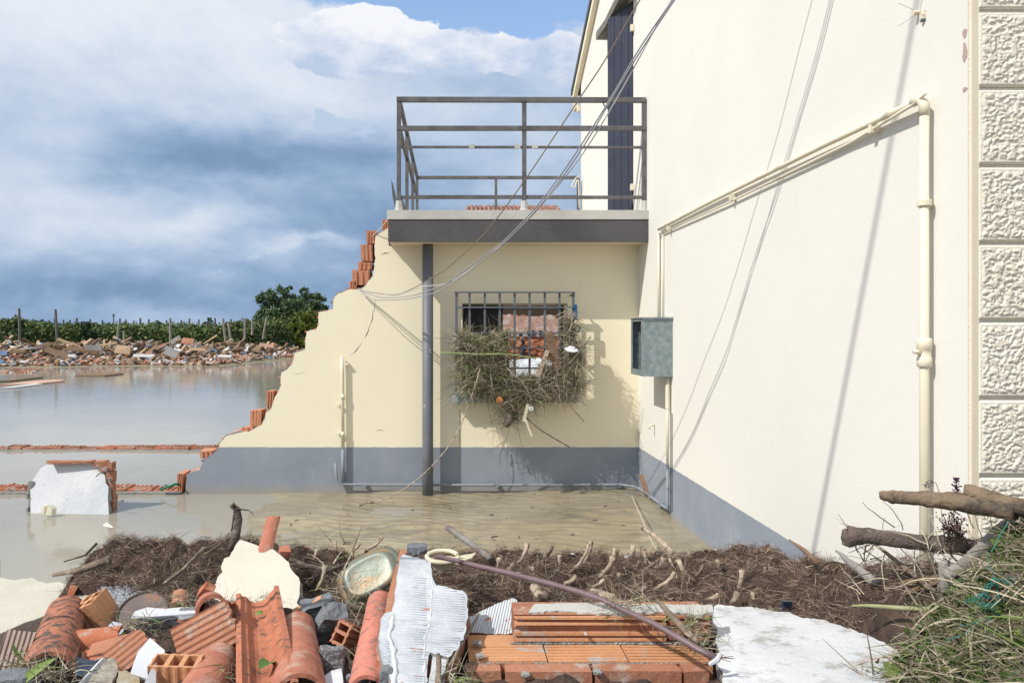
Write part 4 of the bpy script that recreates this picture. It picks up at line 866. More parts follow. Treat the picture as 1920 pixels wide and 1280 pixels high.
zlow = np.interp(pxs, [100, 250, 420, 560, 700, 900, 1330, 1500, 1800], [3.6, 3.2, 3.05, 3.05, 3.1, 3.0, 2.98, 2.55, 2.3])
keep = (pxs > 112) & (pxs < 1800) & (by > zlow) & ~((pxs < 170) & (by > 3.95)); bx, by, pxs = bx[keep][:nf], by[keep][:nf], pxs[keep][:nf]
bz = np.array([hmat(a, b) for a, b in zip(bx, by)]); base = np.stack([bx, by, bz+rng.uniform(-.01, .025, len(bx))], 1)
th_ = np.array([noise.noise(Vector((a*2.2, b*2.2, 4)))*7 for a, b in zip(bx, by)]); d = np.stack([np.cos(th_)*.9, np.sin(th_)*.9-.35, rng.uniform(-.25, .55, len(bx))], 1)+rng.normal(0, .30, (len(bx), 3))
o = strands('root_fibres', base, d, rng.uniform(.02, .075, len(bx)), rng.uniform(.0010, .0024, len(bx)), m_fib, root, 3, .9, .5, [.50, .28, .22]); o['kind'] = 'stuff'
k_ = 2600; i_ = rng.integers(0, len(bx), k_); o = strands('straw', base[i_]+[0, 0, .012], rng.normal(0, 1, (k_, 3))*[1, 1, .35]+[0, 0, .15], rng.uniform(.03, .11, k_), rng.uniform(.0015, .0035, k_), m_straw, root, 2, .3, .2, [.4, .3, .2, .1]); o['kind'] = 'stuff'
def stem(pts, r0, r1, mat=None):
    MB().tube([W(*p) for p in pts], [r0+(r1-r0)*i/(len(pts)-1) for i in range(len(pts))], 9, wob=.32, seed=random.random()*99).build('cut_stem', mat or random.choice([m_stem, m_stem, m_stem, m_stem, m_bark]), root, smooth=True)
def tusk(px, py, hgt, lean, Y=None, w_=None):
    w_ = w_ or random.uniform(.007, .015)
    """cut stem curving up out of the matting; px,py = root; lean in px"""
    Y = Y or float(np.interp(py, [1030, 1060, 1100, 1150], [3.95, 3.7, 3.3, 2.95])); c = 1 if lean > 0 else -1
    stem([(px-lean*.9, py+6, Y), (px-lean*.35, py-2, Y-.02), (px+lean*.25, py-hgt*.3, Y-.03), (px+lean*.75, py-hgt*.65, Y-.03), (px+lean, py-hgt, Y-.02)], w_*.7, w_)
for a_ in [(975, 1060, 42, 14), (1020, 1050, 28, 14), (1082, 1070, 50, 22), (1098, 1058, 44, 11), (1138, 1078, 50, 18), (1050, 1060, 20, 0), (1146, 1060, 16, 2), (1212, 1062, 34, -3), (1245, 1100, 28, 20), (1290, 1088, 40, -18),
           (1354, 1082, 34, -10), (1345, 1066, 12, -18), (1387, 1110, 42, 4), (1402, 1082, 30, 2), (1430, 1096, 34, 4), (1490, 1100, 22, 8), (1525, 1100, 22, 6), (1560, 1112, 14, 14), (1330, 1125, 12, 18), (1460, 1118, 10, 24),
           (1180, 1055, 34, 8), (935, 1062, 16, 2), (632, 1040, 26, -4), (700, 1028, 22, 16), (668, 1030, 12, 6), (602, 1100, 42, 8), (1235, 1066, 20, 10), (1510, 1140, 10, 16), (1610, 1085, 26, -8), (1480, 1078, 16, 10), (955, 1070, 14, 8), (1005, 1075, 12, -8), (1065, 1095, 16, 16), (1120, 1100, 14, 12), (1165, 1090, 16, -6), (1200, 1110, 14, 12), (1265, 1070, 24, -10), (1310, 1078, 18, 8), (1375, 1130, 20, 8), (1415, 1130, 20, -4), (1500, 1080, 14, -6), (1545, 1085, 22, 6), (1580, 1130, 18, 4), (1630, 1140, 14, 10), (1105, 1125, 8, 16), (760, 1060, 18, 6), (590, 1050, 20, 4)]: tusk(*a_)
stem([(1205, 991, 4.25), (1225, 1003, 4.15), (1245, 1020, 4.05), (1257, 1034, 3.95), (1254, 1052, 3.85)], .012, .02); stem([(1110, 1110, 3.2), (1150, 1126, 3.1)], .02, .03); stem([(1000, 1100, 3.2), (1018, 1122, 3.1)], .02, .026)
for a_ in ((1553, 1160, 2.75, 1600, 1150), (1590, 1150, 2.7, 1640, 1156), (1540, 1125, 2.9, 1575, 1120), (1440, 1135, 2.9, 1470, 1140), (1150, 1118, 3.0, 1180, 1128), (1440, 1150, 2.85, 1450, 1125), (1270, 1140, 2.9, 1300, 1130)):
    MB().prism([[W(*p, a_[2]) for p in ((a_[0], a_[1]), (a_[3], a_[4]), (a_[3]+3, a_[4]+11), (a_[0]+6, a_[1]+13))]], (.0, .012, -.012), layers=1, jit=.003).build('bark_chip', m_stem, root)
stem([(436, 1030, 3.75), (442, 1000, 3.78), (447, 975, 3.82), (443, 955, 3.85), (434, 945, 3.85)], .026, .016, m_barkd)
for a_ in ((422, 1002), (426, 948), (455, 962)): stem([(440, 953, 3.84), (a_[0]+12, a_[1]-6, 3.83), (a_[0]+20, a_[1]+2, 3.8)], .006, .002, m_barkd)
stem([(310, 1092, 3.2), (345, 1065, 3.4), (380, 1030, 3.6), (398, 1026, 3.65)], .008, .014, m_bark); stem([(545, 1048, 3.4), (575, 1060, 3.3), (615, 1068, 3.28), (650, 1058, 3.3)], .010, .012, m_barkd)
stem([(100, 1078, 3.65), (150, 1068, 3.6), (205, 1048, 3.55)], .010, .02, m_bark); stem([(120, 1052, 3.75), (160, 1040, 3.7), (182, 1018, 3.75)], .004, .007, m_barkd)
o = tagp(brick_thing('small dark square tile stub in the roots', 1473, 1138, 2.85, .035, .015, .055, 8, 3, 0, m_navy, kind='box'), cat='wall tile')
brick_thing('red tile corner poking out of the roots near the house wall', 1385, 1053, 4.0, .07, .03, .03, 0, -30, 10, m_tile, kind='box')
brick_thing('red tile bit behind the second tusk like stem', 1116, 1060, 3.75, .045, .03, .03, 20, 20, 10, m_tile, kind='box')
poly_thing('plastic_shard', 'crumpled white film scrap behind the roots in the middle', 'film scrap', [(950, 1050), (960, 1040), (985, 1050), (998, 1056), (990, 1060), (955, 1058)], [(950, 1050, 3.8), (985, 1050, 3.78), (960, 1062, 3.7)], .004, m_white, 2, 5)

# ================================================================ driftwood and weed heap on the right
def log(label, pts, radii, mat, cat='driftwood', name='driftwood_log', seed=1, n=14, grp=None):
    pts3 = [W(*p) for p in pts]; P2 = []; r2 = []
    for i in range(len(pts3)-1):
        for k in range(5):
            t = k/5; P2.append(pts3[i].lerp(pts3[i+1], t)+noise.noise_vector(Vector((i+t, seed, 0)))*.006); r2.append((radii[i]*(1-t)+radii[i+1]*t)*(1+.10*noise.noise(Vector(((i+t)*2.3, seed*5, 1)))))
    P2.append(pts3[-1]); r2.append(radii[-1])
    o = MB().tube(P2, r2, n, wob=.13, seed=seed).build(name, mat, smooth=True); return tagp(o, label, cat, grp)
m_logt = M('stripped driftwood', (.24, .175, .115), (.13, .095, .065), 9, .8, 1.6, 26, (.07, .055, .045), 12, .60, .08)
t1_ = log('stripped pale brown driftwood trunk jutting left in front of the corner blocks', [(1652, 928, 2.12), (1672, 930, 2.1), (1700, 932, 2.08), (1750, 936, 2.05), (1800, 941, 2.0), (1850, 950, 1.95), (1905, 960, 1.9)], [.012, .021, .019, .024, .028, .026, .028], m_logt, seed=2)
log('thick broken branch stub resting on top of the pale driftwood trunk', [(1808, 920, 2.0), (1830, 926, 1.98), (1870, 938, 1.94), (1930, 955, 1.88)], [.017, .022, .023, .026], m_logt, seed=5)
log('rough dark bark log pointing left below the pale trunk', [(1578, 1000, 2.45), (1592, 1005, 2.44), (1630, 1004, 2.4), (1680, 1012, 2.36), (1740, 1018, 2.3), (1800, 1022, 2.22), (1860, 1030, 2.15)], [.016, .036, .026, .027, .027, .028, .03], m_barkd, seed=3)
log('grey weathered plank like branch slanting down through the roots', [(1566, 1032, 2.75), (1590, 1050, 2.7), (1620, 1075, 2.62), (1650, 1098, 2.55), (1660, 1125, 2.5)], [.004, .012, .017, .018, .012], m_barkg, seed=4)
log('dark half buried log low in the root matting', [(1660, 1120, 2.45), (1710, 1122, 2.4), (1760, 1130, 2.35), (1805, 1138, 2.3)], [.022, .026, .022, .016], m_barkd, seed=6)
log('smooth grey forked branch rising to the right', [(1772, 1078, 2.1), (1800, 1062, 2.08), (1850, 1018, 2.02), (1895, 978, 1.98)], [.020, .019, .017, .013], m_barkg, seed=7, cat='branch', name='branch')
log('short stub below the fork of the grey branch', [(1774, 1116, 2.12), (1772, 1085, 2.12), (1768, 1056, 2.13)], [.014, .017, .012], m_barkg, seed=8, cat='branch', name='branch')
log('pale green cane lying flat across the weeds', [(1598, 1136, 2.35), (1650, 1137, 2.3), (1720, 1140, 2.25), (1830, 1146, 2.15)], [.0025, .0065, .0075, .008], M('green cane', (.33, .35, .19), (.24, .25, .12), 12, .6), seed=9, cat='cane', name='cane')
log('purple plastic pipe end poking from the weeds on the right', [(1836, 1118, 2.0), (1858, 1090, 1.98), (1880, 1062, 1.95)], [.012, .013, .013], m_cane, seed=10, cat='pipe', name='pipe')
log('thin greenish branch slanting behind the grey fork', [(1640, 1020, 2.5), (1690, 1060, 2.4), (1740, 1100, 2.3), (1780, 1128, 2.2)], [.005, .008, .008, .006], m_bark, seed=11, cat='branch', name='branch')
log('splintered brown stake against the painted wall base', [(1480, 1010, 3.05), (1505, 1030, 3.0), (1535, 1058, 2.95)], [.003, .009, .013], m_plank, seed=12, cat='stake', name='stake')
log('dry tan stalk near the bottom of the weed heap', [(1715, 1235, 2.1), (1760, 1248, 2.05), (1820, 1268, 1.98)], [.007, .008, .006], m_stem, seed=13, cat='branch', name='branch')
log('brown bent stalk reaching from the weeds to the purple pipe end', [(1822, 1140, 2.0), (1860, 1105, 1.95), (1905, 1068, 1.9)], [.008, .008, .006], m_bark, seed=14, cat='branch', name='branch')
for k, (p_, l_) in enumerate(((((1690, 1092), (1740, 1088), (1770, 1078)), 'reddish tile sliver under the grey branch'), (((1695, 1112), (1735, 1104), (1770, 1084)), 'longer reddish bark strip under the grey branch'))):
    o = MB().bar(W(*p_[0], 2.4), W(*p_[2], 2.3), .022, .012).build('bark_strip', m_plank); tagp(o, l_, 'bark strip')
log('short orange brown stick lying over the masonry chunk and its weeds', [(1232, 1125, 2.45), (1255, 1150, 2.4), (1290, 1185, 2.33), (1310, 1205, 2.28)], [.006, .011, .011, .008], m_bark, seed=15, cat='branch', name='branch')
log('thin dark stick leaning from the masonry to the tall white fragment', [(897, 1150, 2.6), (875, 1190, 2.4), (850, 1235, 2.2), (828, 1275, 2.05)], [.004, .006, .006, .005], m_bark, seed=16, cat='branch', name='branch')
log('short weathered stake standing beside the tall white fragment', [(820, 1226, 2.12), (822, 1285, 2.0)], [.007, .010], m_bark, seed=17, cat='stake', name='stake')
# wiry twigs
tw = thing('twig_tangle', 'tangle of thin wiry twigs around the driftwood', 'twigs', W(1700, 1060, 2.3))
for k in range(110):
    px, py = random.uniform(1600, 1900), random.uniform(985, 1130); Y = float(np.interp(px, [1600, 1900], [2.55, 1.95])); p = W(px, py, Y); d_ = Vector((random.gauss(0, 1), random.gauss(0, .6), random.gauss(0, .8))).normalized(); L_ = random.uniform(.05, .18); pt = [p]
    for s_ in range(5): pt.append(pt[-1]+d_*L_/5); d_ = (d_+noise.noise_vector(p*9+Vector((s_, k, 0)))*.7).normalized()
    MB().tube(pt, [.0022*(1-.12*i) for i in range(6)], 4).build('twig', random.choice([m_bark, m_barkd, m_straw[1]]), tw)
wt = thing('weed', 'dry weed with dark berries in front of the quoins', 'weed', W(1790, 1020, 2.1))
for k in range(34):
    b0 = W(random.uniform(1770, 1812), 1030, 2.12); top = W(random.uniform(1760, 1815), random.uniform(950, 1000), 2.14); pt = [b0, b0.lerp(top, .5)+Vector((random.uniform(-.01, .01), 0, 0)), top]
    MB().tube(pt, [.0012]*3, 4).build('stalk', m_straw[2], wt)
    mbx = MB()
    for j in range(7): mbx.rock(pt[1].lerp(top, random.random())+Vector((random.gauss(0, .008), random.gauss(0, .006), random.gauss(0, .006))), random.uniform(.002, .0038), 1, .2)
    mbx.build('berries', M('dark berry', (.06, .02, .045)) if k == 0 else bpy.data.materials['dark berry'], wt)['kind'] = 'stuff'
mbx = MB()
for j in range(60): mbx.rock(W(random.gauss(1793, 3.5), random.uniform(895, 922), 2.1), random.uniform(.002, .004), 1, .2)
for j in range(22): mbx.rock(W(1733+j*.7+random.gauss(0, 2), 912-abs(j-8)*.6+random.gauss(0, 3), 2.12), random.uniform(.0015, .003), 1, .2)
mbx.build('berries', bpy.data.materials['dark berry'], wt)['kind'] = 'stuff'
MB().tube([W(1793, 895, 2.1), W(1794, 925, 2.1)], .0015, 4).build('stalk', m_straw[2], wt); MB().tube([W(1762, 925, 2.12), W(1755, 905, 2.12), W(1740, 900, 2.12), W(1733, 915, 2.12)], .0012, 4).build('stalk', m_straw[2], wt)
def gz_(px, py):
    Y = 4.3
    while Y > 1.6:
        p = W(px, py, Y)
        if p.z <= hmound(p.x, Y)+.01 and p.z > -.02: break
        Y -= .02
    return p
# grass and weeds
def heap_pts(n, fx, zoff=(.0, .06)):
    out = []
    while len(out) < n:
        px = random.uniform(1560, 1990); py = random.uniform(960, 1330); lim = np.interp(px, [1560, 1660, 1710, 1750, 1820, 1870, 1910, 1990], [1330, 1290, 1215, 1165, 1115, 1050, 995, 920])
        if py < lim+random.gauss(0, 14): continue
        Y = float(np.interp(px, [1560, 1700, 1990], [2.35, 2.15, 1.75]))*float(np.interp(py, [960, 1330], [1.06, .90])); out.append(W(px, py, Y)+Vector((0, 0, random.uniform(*zoff)-.04)))
    return np.array([tuple(p) for p in out])
P_ = heap_pts(12000, None)
o = strands('weed_heap', P_, rng.normal(0, 1, (len(P_), 3))*[1, .7, .8]+[-.25, 0, .25], rng.uniform(.03, .11, len(P_)), rng.uniform(.0014, .0042, len(P_)), m_straw+[m_green[0], m_green[1]], None, 3, .6, .4, [.20, .22, .24, .14, .10, .10]); tagp(o, kind='stuff')
P_ = heap_pts(420, None, (.04, .09)); o = strands('weed_stalks', P_, rng.normal(0, 1, (len(P_), 3))*[1, .6, .7]+[-.2, 0, .3], rng.uniform(.08, .20, len(P_)), rng.uniform(.004, .009, len(P_)), m_straw+[m_green[1], m_stem], None, 4, .35, .3, [.22, .30, .16, .12, .08, .12]); tagp(o, kind='stuff')
P_ = heap_pts(1700, None, (.03, .08)); o = leaves('weed_leaves', P_, .065, m_green+[m_straw[2]], None, [.32, .30, .20, .18]); tagp(o, kind='stuff')
hv = []
def heap_surface():
    st = 24; rows = []
    for py in range(900, 1400, st):
        row = []
        for px in range(1540, 2080, st):
            lim = np.interp(px, [1560, 1660, 1710, 1750, 1820, 1870, 1910, 2080], [1330, 1290, 1215, 1165, 1115, 1050, 1000, 890])
            Y = float(np.interp(px, [1560, 1700, 1990], [2.35, 2.15, 1.75]))*float(np.interp(py, [960, 1330], [1.06, .90]))+.04
            p = W(px, max(py, lim+8), Y); p.z -= .05 + (.35 if py < lim else 0); rows_z = p; row.append(p+noise.noise_vector(p*6)*.03)
        rows.append(row)
    nc = len(rows[0]); MBh = MB().add([p for r_ in rows for p in r_], [(j*nc+i, j*nc+i+1, (j+1)*nc+i+1, (j+1)*nc+i) for j in range(len(rows)-1) for i in range(nc-1)]); o = MBh.build('soil', m_soil, smooth=True); tagp(o, kind='structure')
heap_surface()
ex_ = []
while len(ex_) < 5200:
    px, py = random.uniform(1380, 1840), random.uniform(1085, 1235)
    if py < 1085+(px-1380)*.0 or py > 1130+(px-1380)*.32: continue
    p = gz_(px, py); ex_.append(tuple(p+Vector((0, 0, random.uniform(0, .035)))))
P_ = np.array(ex_); o = strands('root_litter', P_, rng.normal(0, 1, (len(P_), 3))*[1, .8, .5]+[0, 0, .2], rng.uniform(.025, .09, len(P_)), rng.uniform(.0012, .0032, len(P_)), m_fib+m_straw[:3], None, 3, .8, .4, [.25, .2, .15, .12, .14, .14]); tagp(o, kind='stuff')
for k in range(150):
    px = random.uniform(180, 1700); py = random.uniform(1045, 1150)
    if 380 < px < 570 or 640 < px < 880: continue
    p = gz_(px, py); x, y = p.x, p.y; z = hmat(x, y)+.012; rot = Matrix.Rotation(random.uniform(0, 6), 3, 'Z')@Matrix.Rotation(random.uniform(-.7, .7), 3, 'X')
    kd = random.choices(range(3), [.55, .22, .23])[0]
    if kd == 0: MB().box((x, y, z), (random.uniform(.02, .07), random.uniform(.006, .016), .005), rot, jit=.003).build('bark_chip', random.choice([m_stem, m_bark, m_plank, m_barkd]), root)
    elif kd == 1: o = MB().box((x, y, z), (random.uniform(.015, .035), random.uniform(.012, .025), .008), rot, jit=.004).build('tile_crumb', random.choice([m_tile, m_brickD])); tagp(o, 'red tile crumb caught in the root matting', 'tile crumb', 'tile crumbs in the root matting')
    else: o = MB().box((x, y, z), (random.uniform(.012, .03), random.uniform(.01, .02), .006), rot, jit=.004).build('plaster_crumb', random.choice([m_white, m_slabface])); tagp(o, 'pale plaster crumb caught in the root matting', 'plaster crumb', 'plaster crumbs in the root matting')
# teal net tangle
t_ = thing('net', 'tangle of teal plastic netting in the weeds at the right edge', 'net', W(1880, 1130, 1.9))
for k in range(36):
    p = W(random.gauss(1885, 22), random.gauss(1130, 34), 1.84); pt = [p]; d_ = Vector((random.gauss(0, 1), random.gauss(0, .4), random.gauss(0, 1))).normalized()
    for s_ in range(7): pt.append(pt[-1]+d_*.014); d_ = (d_+noise.noise_vector(pt[-1]*25+Vector((k, 0, 0)))*1.1).normalized()
    MB().tube(pt, .0013, 4).build('cord', m_netg, t_)
brick_thing('pale terracotta piece in the weeds at the right frame edge', 1905, 1130, 1.9, .09, .05, .04, 20, -20, 10, m_tile, kind='box')
brick_thing('brown tile shard low in the weeds at bottom right', 1868, 1262, 1.85, .05, .04, .02, 40, 20, 10, m_tile, kind='box')
# ---- loose rubble: small chips, lumps, shards filling the gaps
kinds = [('brick_chip', 'small broken terracotta chip among the foreground rubble', 'brick chip', 'loose terracotta chips'), ('mortar_lump', 'small grey mortar lump among the foreground rubble', 'mortar lump', 'loose mortar lumps'),
         ('tile_shard', 'small curved roof tile shard among the foreground rubble', 'tile shard', 'loose roof tile shards'), ('plaster_chip', 'small white plaster chip among the foreground rubble', 'plaster chip', 'loose plaster chips')]
for k in range(420):
    zone = random.random()*1.0
    if .72 < zone < .84: zone = .5
    if zone < .72: px, py = random.uniform(-20, 720), random.uniform(1165, 1292)
    elif zone < .84: px, py = random.uniform(130, 520), random.uniform(1120, 1180)
    elif zone < .9: px, py = random.uniform(560, 720), random.uniform(1130, 1292)
    else: px, py = random.uniform(800, 890), random.uniform(1160, 1292)
    if px < 110 and py < 1240: continue
    if any(a < px < b and c < py < d for a, b, c, d in ((50, 160, 1115, 1280), (335, 605, 1090, 1295), (655, 885, 1020, 1295), (240, 312, 1190, 1285), (155, 235, 1228, 1295), (215, 320, 1110, 1170))): continue
    p = gz_(px, py); kd = random.choices(range(4), [.42, .22, .18, .18])[0]; nme, lab, ct, gp = kinds[kd]; p = p+Vector((0, 0, random.uniform(-.02, .015)))
    rot = Matrix.Rotation(random.uniform(0, 6), 3, 'Z')@Matrix.Rotation(random.uniform(-.6, .6), 3, 'X')@Matrix.Rotation(random.uniform(-.6, .6), 3, 'Y')
    if kd == 0: o = MB().box(p, (random.uniform(.02, .075), random.uniform(.02, .05), random.uniform(.01, .03)), rot, jit=.008).build(nme, random.choice([m_brick, m_brickD, m_brickL, m_tile])); tagp(o, lab, ct, gp)
    elif kd == 1: o = MB().rock(p, random.uniform(.015, .045), 2, .5, (1, random.uniform(.6, 1), random.uniform(.5, .9))).build(nme, random.choice([m_mortar, m_conc])); tagp(o, lab, ct, gp)
    elif kd == 2:
        ax_ = rot@EX; coppo(nme, lab, p, p+ax_*random.uniform(.05, .12), .07, .075, rot@EZ*random.choice([1, -1]), random.choice([m_tile, m_tileL, m_brick]), arc=random.uniform(50, 100), grp=gp, broke=.015, cat=ct, na=6, nl=3)
    else: o = MB().prism([[p+rot@Vector((r_*math.cos(a), r_*math.sin(a), 0)) for a, r_ in [(q_*math.pi/3.5, random.uniform(.018, .045)) for q_ in range(7)]]], rot@Vector((0, 0, -.014)), layers=1).build(nme, random.choice([m_white, m_slabface, m_ceram])); tagp(o, lab, ct, gp)
# litter of straw and green over the rubble
def litter(name, n, zones, L, wd, mats, w_, lift=.05, upb=.3):
    out = []
    while len(out) < n:
        z_ = random.choices(zones, [q_[4] for q_ in zones])[0]; px, py = random.gauss(z_[0], z_[2]), random.gauss(z_[1], z_[3])
        if not (-30 < px < 1700 and 1000 < py < 1300): continue
        p = gz_(px, min(py, 1290)); out.append(tuple(p+Vector((0, 0, random.uniform(0, lift)))))
    P_ = np.array(out); o = strands(name, P_, rng.normal(0, 1, (n, 3))*[1, .8, .6]+[0, 0, upb], rng.uniform(*L, n), rng.uniform(*wd, n), mats, None, 3, .5, .3, w_); tagp(o, kind='stuff'); return o
zones = [(60, 1255, 40, 18, 2.4), (100, 1240, 30, 16, 1.5), (280, 1170, 35, 25, 1.6), (260, 1190, 50, 15, 1.2), (330, 1120, 40, 20, 1), (640, 1110, 30, 30, 1.2), (660, 1190, 30, 40, 1.2), (1180, 1130, 45, 10, 1.6), (1300, 1170, 25, 25, 1.4), (850, 1270, 20, 20, .8), (700, 1250, 10, 30, .6), (1300, 1120, 80, 20, .8), (300, 1230, 200, 30, 1)]
el = []
for px, py, Y, sx, sy, n_ in ((1180, 1130, 2.46, 34, 6, 150), (1292, 1180, 2.40, 18, 22, 160), (1312, 1205, 2.34, 14, 16, 80), (270, 1172, 2.70, 26, 10, 120), (60, 1250, 2.28, 36, 10, 150), (105, 1262, 2.2, 26, 8, 90), (655, 1105, 2.98, 28, 22, 110), (688, 1220, 2.5, 14, 36, 80), (425, 1262, 2.15, 8, 14, 40), (850, 1268, 2.05, 16, 10, 60), (340, 1125, 2.9, 18, 8, 60), (230, 1190, 2.6, 26, 8, 50)):
    for k in range(n_): el.append(tuple(W(random.gauss(px, sx), random.gauss(py, sy), Y+random.uniform(-.05, .08))))
P_ = np.array(el); o = strands('straw_litter', P_, rng.normal(0, 1, (len(P_), 3))*[1, .7, .7], rng.uniform(.03, .12, len(P_)), rng.uniform(.0015, .0042, len(P_)), m_straw+[m_green[1]], None, 3, .5, .3, [.25, .32, .15, .16, .12]); tagp(o, kind='stuff')
litter('straw_litter', 2600, zones, (.03, .13), (.0015, .0042), m_straw+[m_green[1]], [.28, .3, .2, .14, .08])
# ================================================================ fixtures on the walls
X2 = XW
def pipe_thing(name, label, cat, segs, mat):
    """segs: list of (part name, points, radius)"""
    t_ = thing(name, label, cat, segs[0][1][-1])
    for n_, pts, r_ in segs: MB().tube(pts, r_, 14).build(n_, mat, t_, smooth=True)
    return t_
yv = 2.50; xv = (1733-CX)/F*yv
z_h = 2.385
t_ = pipe_thing('downpipe', 'thick cream pipe running level along the white wall and down near the corner blocks', 'pipe',
    [('horizontal_run', [(XW-.022, 5.78, z_h+.02), (XW-.024, 4.6, z_h+.03), (XW-.03, 3.2, z_h+.02), (XW-.036, yv+.06, z_h+.008)], .0125), ('elbow', [(XW-.036, yv+.06, z_h+.008), (XW-.037, yv+.02, z_h+.006), (XW-.037, yv, z_h-.02), (XW-.037, yv, z_h-.06)], .0175), ('vertical_run', [(XW-.037, yv, z_h-.05), (XW-.037, yv, .2)], .0155)], m_pipew)
for y_ in (5.5, 4.25, 2.82): MB().box((XW-.02, y_, z_h-.012), (.045, .018, .035), jit=.001).build('clamp', m_pipew, t_)
MB().lathe([(.021, -.012), (.024, -.010), (.024, .010), (.021, .012)], (XW-.037, yv, CZ+(CY-381)/F*yv), 16).build('clamp', m_pipew, t_); MB().box((XW-.02, yv+.02, CZ+(CY-381)/F*yv), (.04, .02, .022)).build('clamp', m_pipew, t_)
zc_ = CZ+(CY-660)/F*yv
MB().lathe([(.0195, -.055), (.024, -.052), (.024, -.02), (.0215, -.018), (.0215, .01), (.024, .012), (.024, .048), (.0195, .052)], (XW-.037, yv, zc_), 18).build('coupling', m_pipew, t_, smooth=True)
MB().tube([(XW-.055, yv-.005, zc_-.002), (XW-.082, yv-.012, zc_+.004)], .0085, 10).build('tap_stub', m_pipew, t_, smooth=True)
pipe_thing('thin_pipe', 'thin cream pipe following under the thick level pipe to the meter box', 'pipe',
    [('horizontal_run', [(XW-.05, yv-.022, z_h+.012), (XW-.045, yv+.05, z_h-.004), (XW-.02, 3.0, z_h-.022), (XW-.018, 4.4, z_h-.030), (XW-.018, 5.80, z_h-.018)], .0065), ('vertical_run', [(XW-.018, 5.80, z_h-.01), (XW-.018, 5.80, 1.62)], .0105)], m_pipe)
pipe_thing('thin_pipe', 'slender cream tube beside the pipe dropping into the meter box', 'pipe', [('tube', [(XW-.012, 5.70, z_h-.02), (XW-.012, 5.70, 1.63)], .006)], m_pipe)
# meter box
ZB0, ZB1 = 1.18, 1.655; YB0, YB1 = 5.48, 5.86; XB0 = 1.525
t_ = thing('meter_box', 'open galvanised metal meter box fixed to the white wall in the corner', 'meter box', (XW, 5.67, ZB0))
def bx_(n_, x0, x1, y0, y1, z0, z1, mt=m_galv): MB().box(((x0+x1)/2, (y0+y1)/2, (z0+z1)/2), (x1-x0, y1-y0, z1-z0)).build(n_, mt, t_)
bx_('side_panel', XB0, XW-.001, YB0, YB0+.006, ZB0+.006, ZB1-.006); bx_('side_panel', XB0, XW-.001, YB1-.006, YB1, ZB0+.006, ZB1-.006)
bx_('top_panel', XB0-.012, XW-.001, YB0-.012, YB1+.008, ZB1-.006, ZB1+.001); bx_('bottom_panel', XB0, XW-.001, YB0-.003, YB1, ZB0, ZB0+.006); bx_('back_panel', XW-.012, XW-.004, YB0+.007, YB1-.007, ZB0+.007, ZB1-.007)
for z0_, z1_ in ((ZB0+.006, ZB0+.05), (ZB1-.03, ZB1-.007)): bx_('door_frame', XB0-.001, XB0+.004, YB0+.008, YB1-.008, z0_, z1_)
for y0_, y1_ in ((YB0+.007, YB0+.07), (YB1-.04, YB1-.007)): bx_('door_frame', XB0+.001, XB0+.006, y0_, y1_, ZB0+.051, ZB1-.031)
bx_('lid_edge', XB0-.014, XW-.002, YB0-.014, YB0-.013, ZB1-.012, ZB1+.002)
MB().bar((XB0+.10, YB0+.2, ZB0+.01), (XB0+.10, YB0+.2, ZB1-.03), .03, .03).build('pipe_stub', m_pipeg, t_)
yp = 5.52; rp = .0115
t_ = pipe_thing('drop_pipe', 'cream pipe dropping from the meter box to the wet ground with a ribbed sleeve', 'pipe', [('tube', [(XW-.03, yp, ZB0), (XW-.03, yp, .44)], rp)], m_pipe)
MB().tube([(XW-.03, yp, .441), (XW-.03, yp, .16), (XW-.028, yp-.01, .115), (XW-.028, yp+.04, .10)], rp, 12).build('grey_tube', m_pipeg, t_, smooth=True)
zs0 = CZ-(767-CY)/F*yp; v_ = []
for k in range(17): v_ += [(.0135, k*.012), (.0185, k*.012+.004), (.0185, k*.012+.008)]
MB().lathe(v_, (XW-.03, yp, zs0), 14).build('ribbed_sleeve', m_pipe, t_, smooth=True)
MB().tube([(XW-.006, yp-.035, zs0-.03), (XW-.006, yp-.035, .10)], .0035, 6).build('wire', m_iron, t_)
MB().tube([(XW-.03, yp, .44), (XW-.03, yp, .47)], rp+.003, 12).build('clamp', m_pipeg, t_); MB().tube([(XW-.03, yp, .27), (XW-.03, yp, .285)], rp+.004, 12).build('clamp', m_pipeg, t_)
# pipe along the wall base
bz = .105
t_ = pipe_thing('base_pipe', 'grey painted pipe running along the foot of the grey band into the corner', 'pipe',
    [('tube', [W(629, 868, 6.455), W(631, 895, 6.455), W(635, 907, 6.455), W(660, 908, 6.455), W(900, 909, 6.455), W(1160, 908, 6.455), W(1185, 911, 6.40), (XW-.05, 6.28, bz-.005), (XW-.032, 6.15, bz-.01), (XW-.03, 5.56, bz)], .0115)], m_pipeg)
for px in (684, 932, 1162): MB().box(W(px, 909, 6.47), (.028, .05, .036)).build('clamp', m_pipeg, t_)
for y_ in (5.98, 5.7): MB().box((XW-.025, y_, bz-.006), (.05, .025, .034)).build('clamp', m_pipeg, t_)
yw = 6.465
t_ = pipe_thing('wall_pipe', 'short upright cream pipe on the broken wall left of the pole', 'pipe', [('tube', [W(641, 669, yw), W(642, 700, yw), W(643, 842, yw)], .0165)], m_pipe)
MB().tube([W(643, 842, yw), W(643, 905, yw)], .0168, 12).build('grey_tube', m_pipeg, t_, smooth=True)
for py in (748, 818): MB().tube([W(643, py, yw), W(643, py-9, yw)], .0205, 12).build('coupling', m_pipe, t_, smooth=True)
for py, s_ in ((682, 1), (758, -1), (812, -1)): MB().box(W(643+s_*8, py, 6.478), (.03, .03, .022), jit=.002).build('clamp', m_pipe, t_)
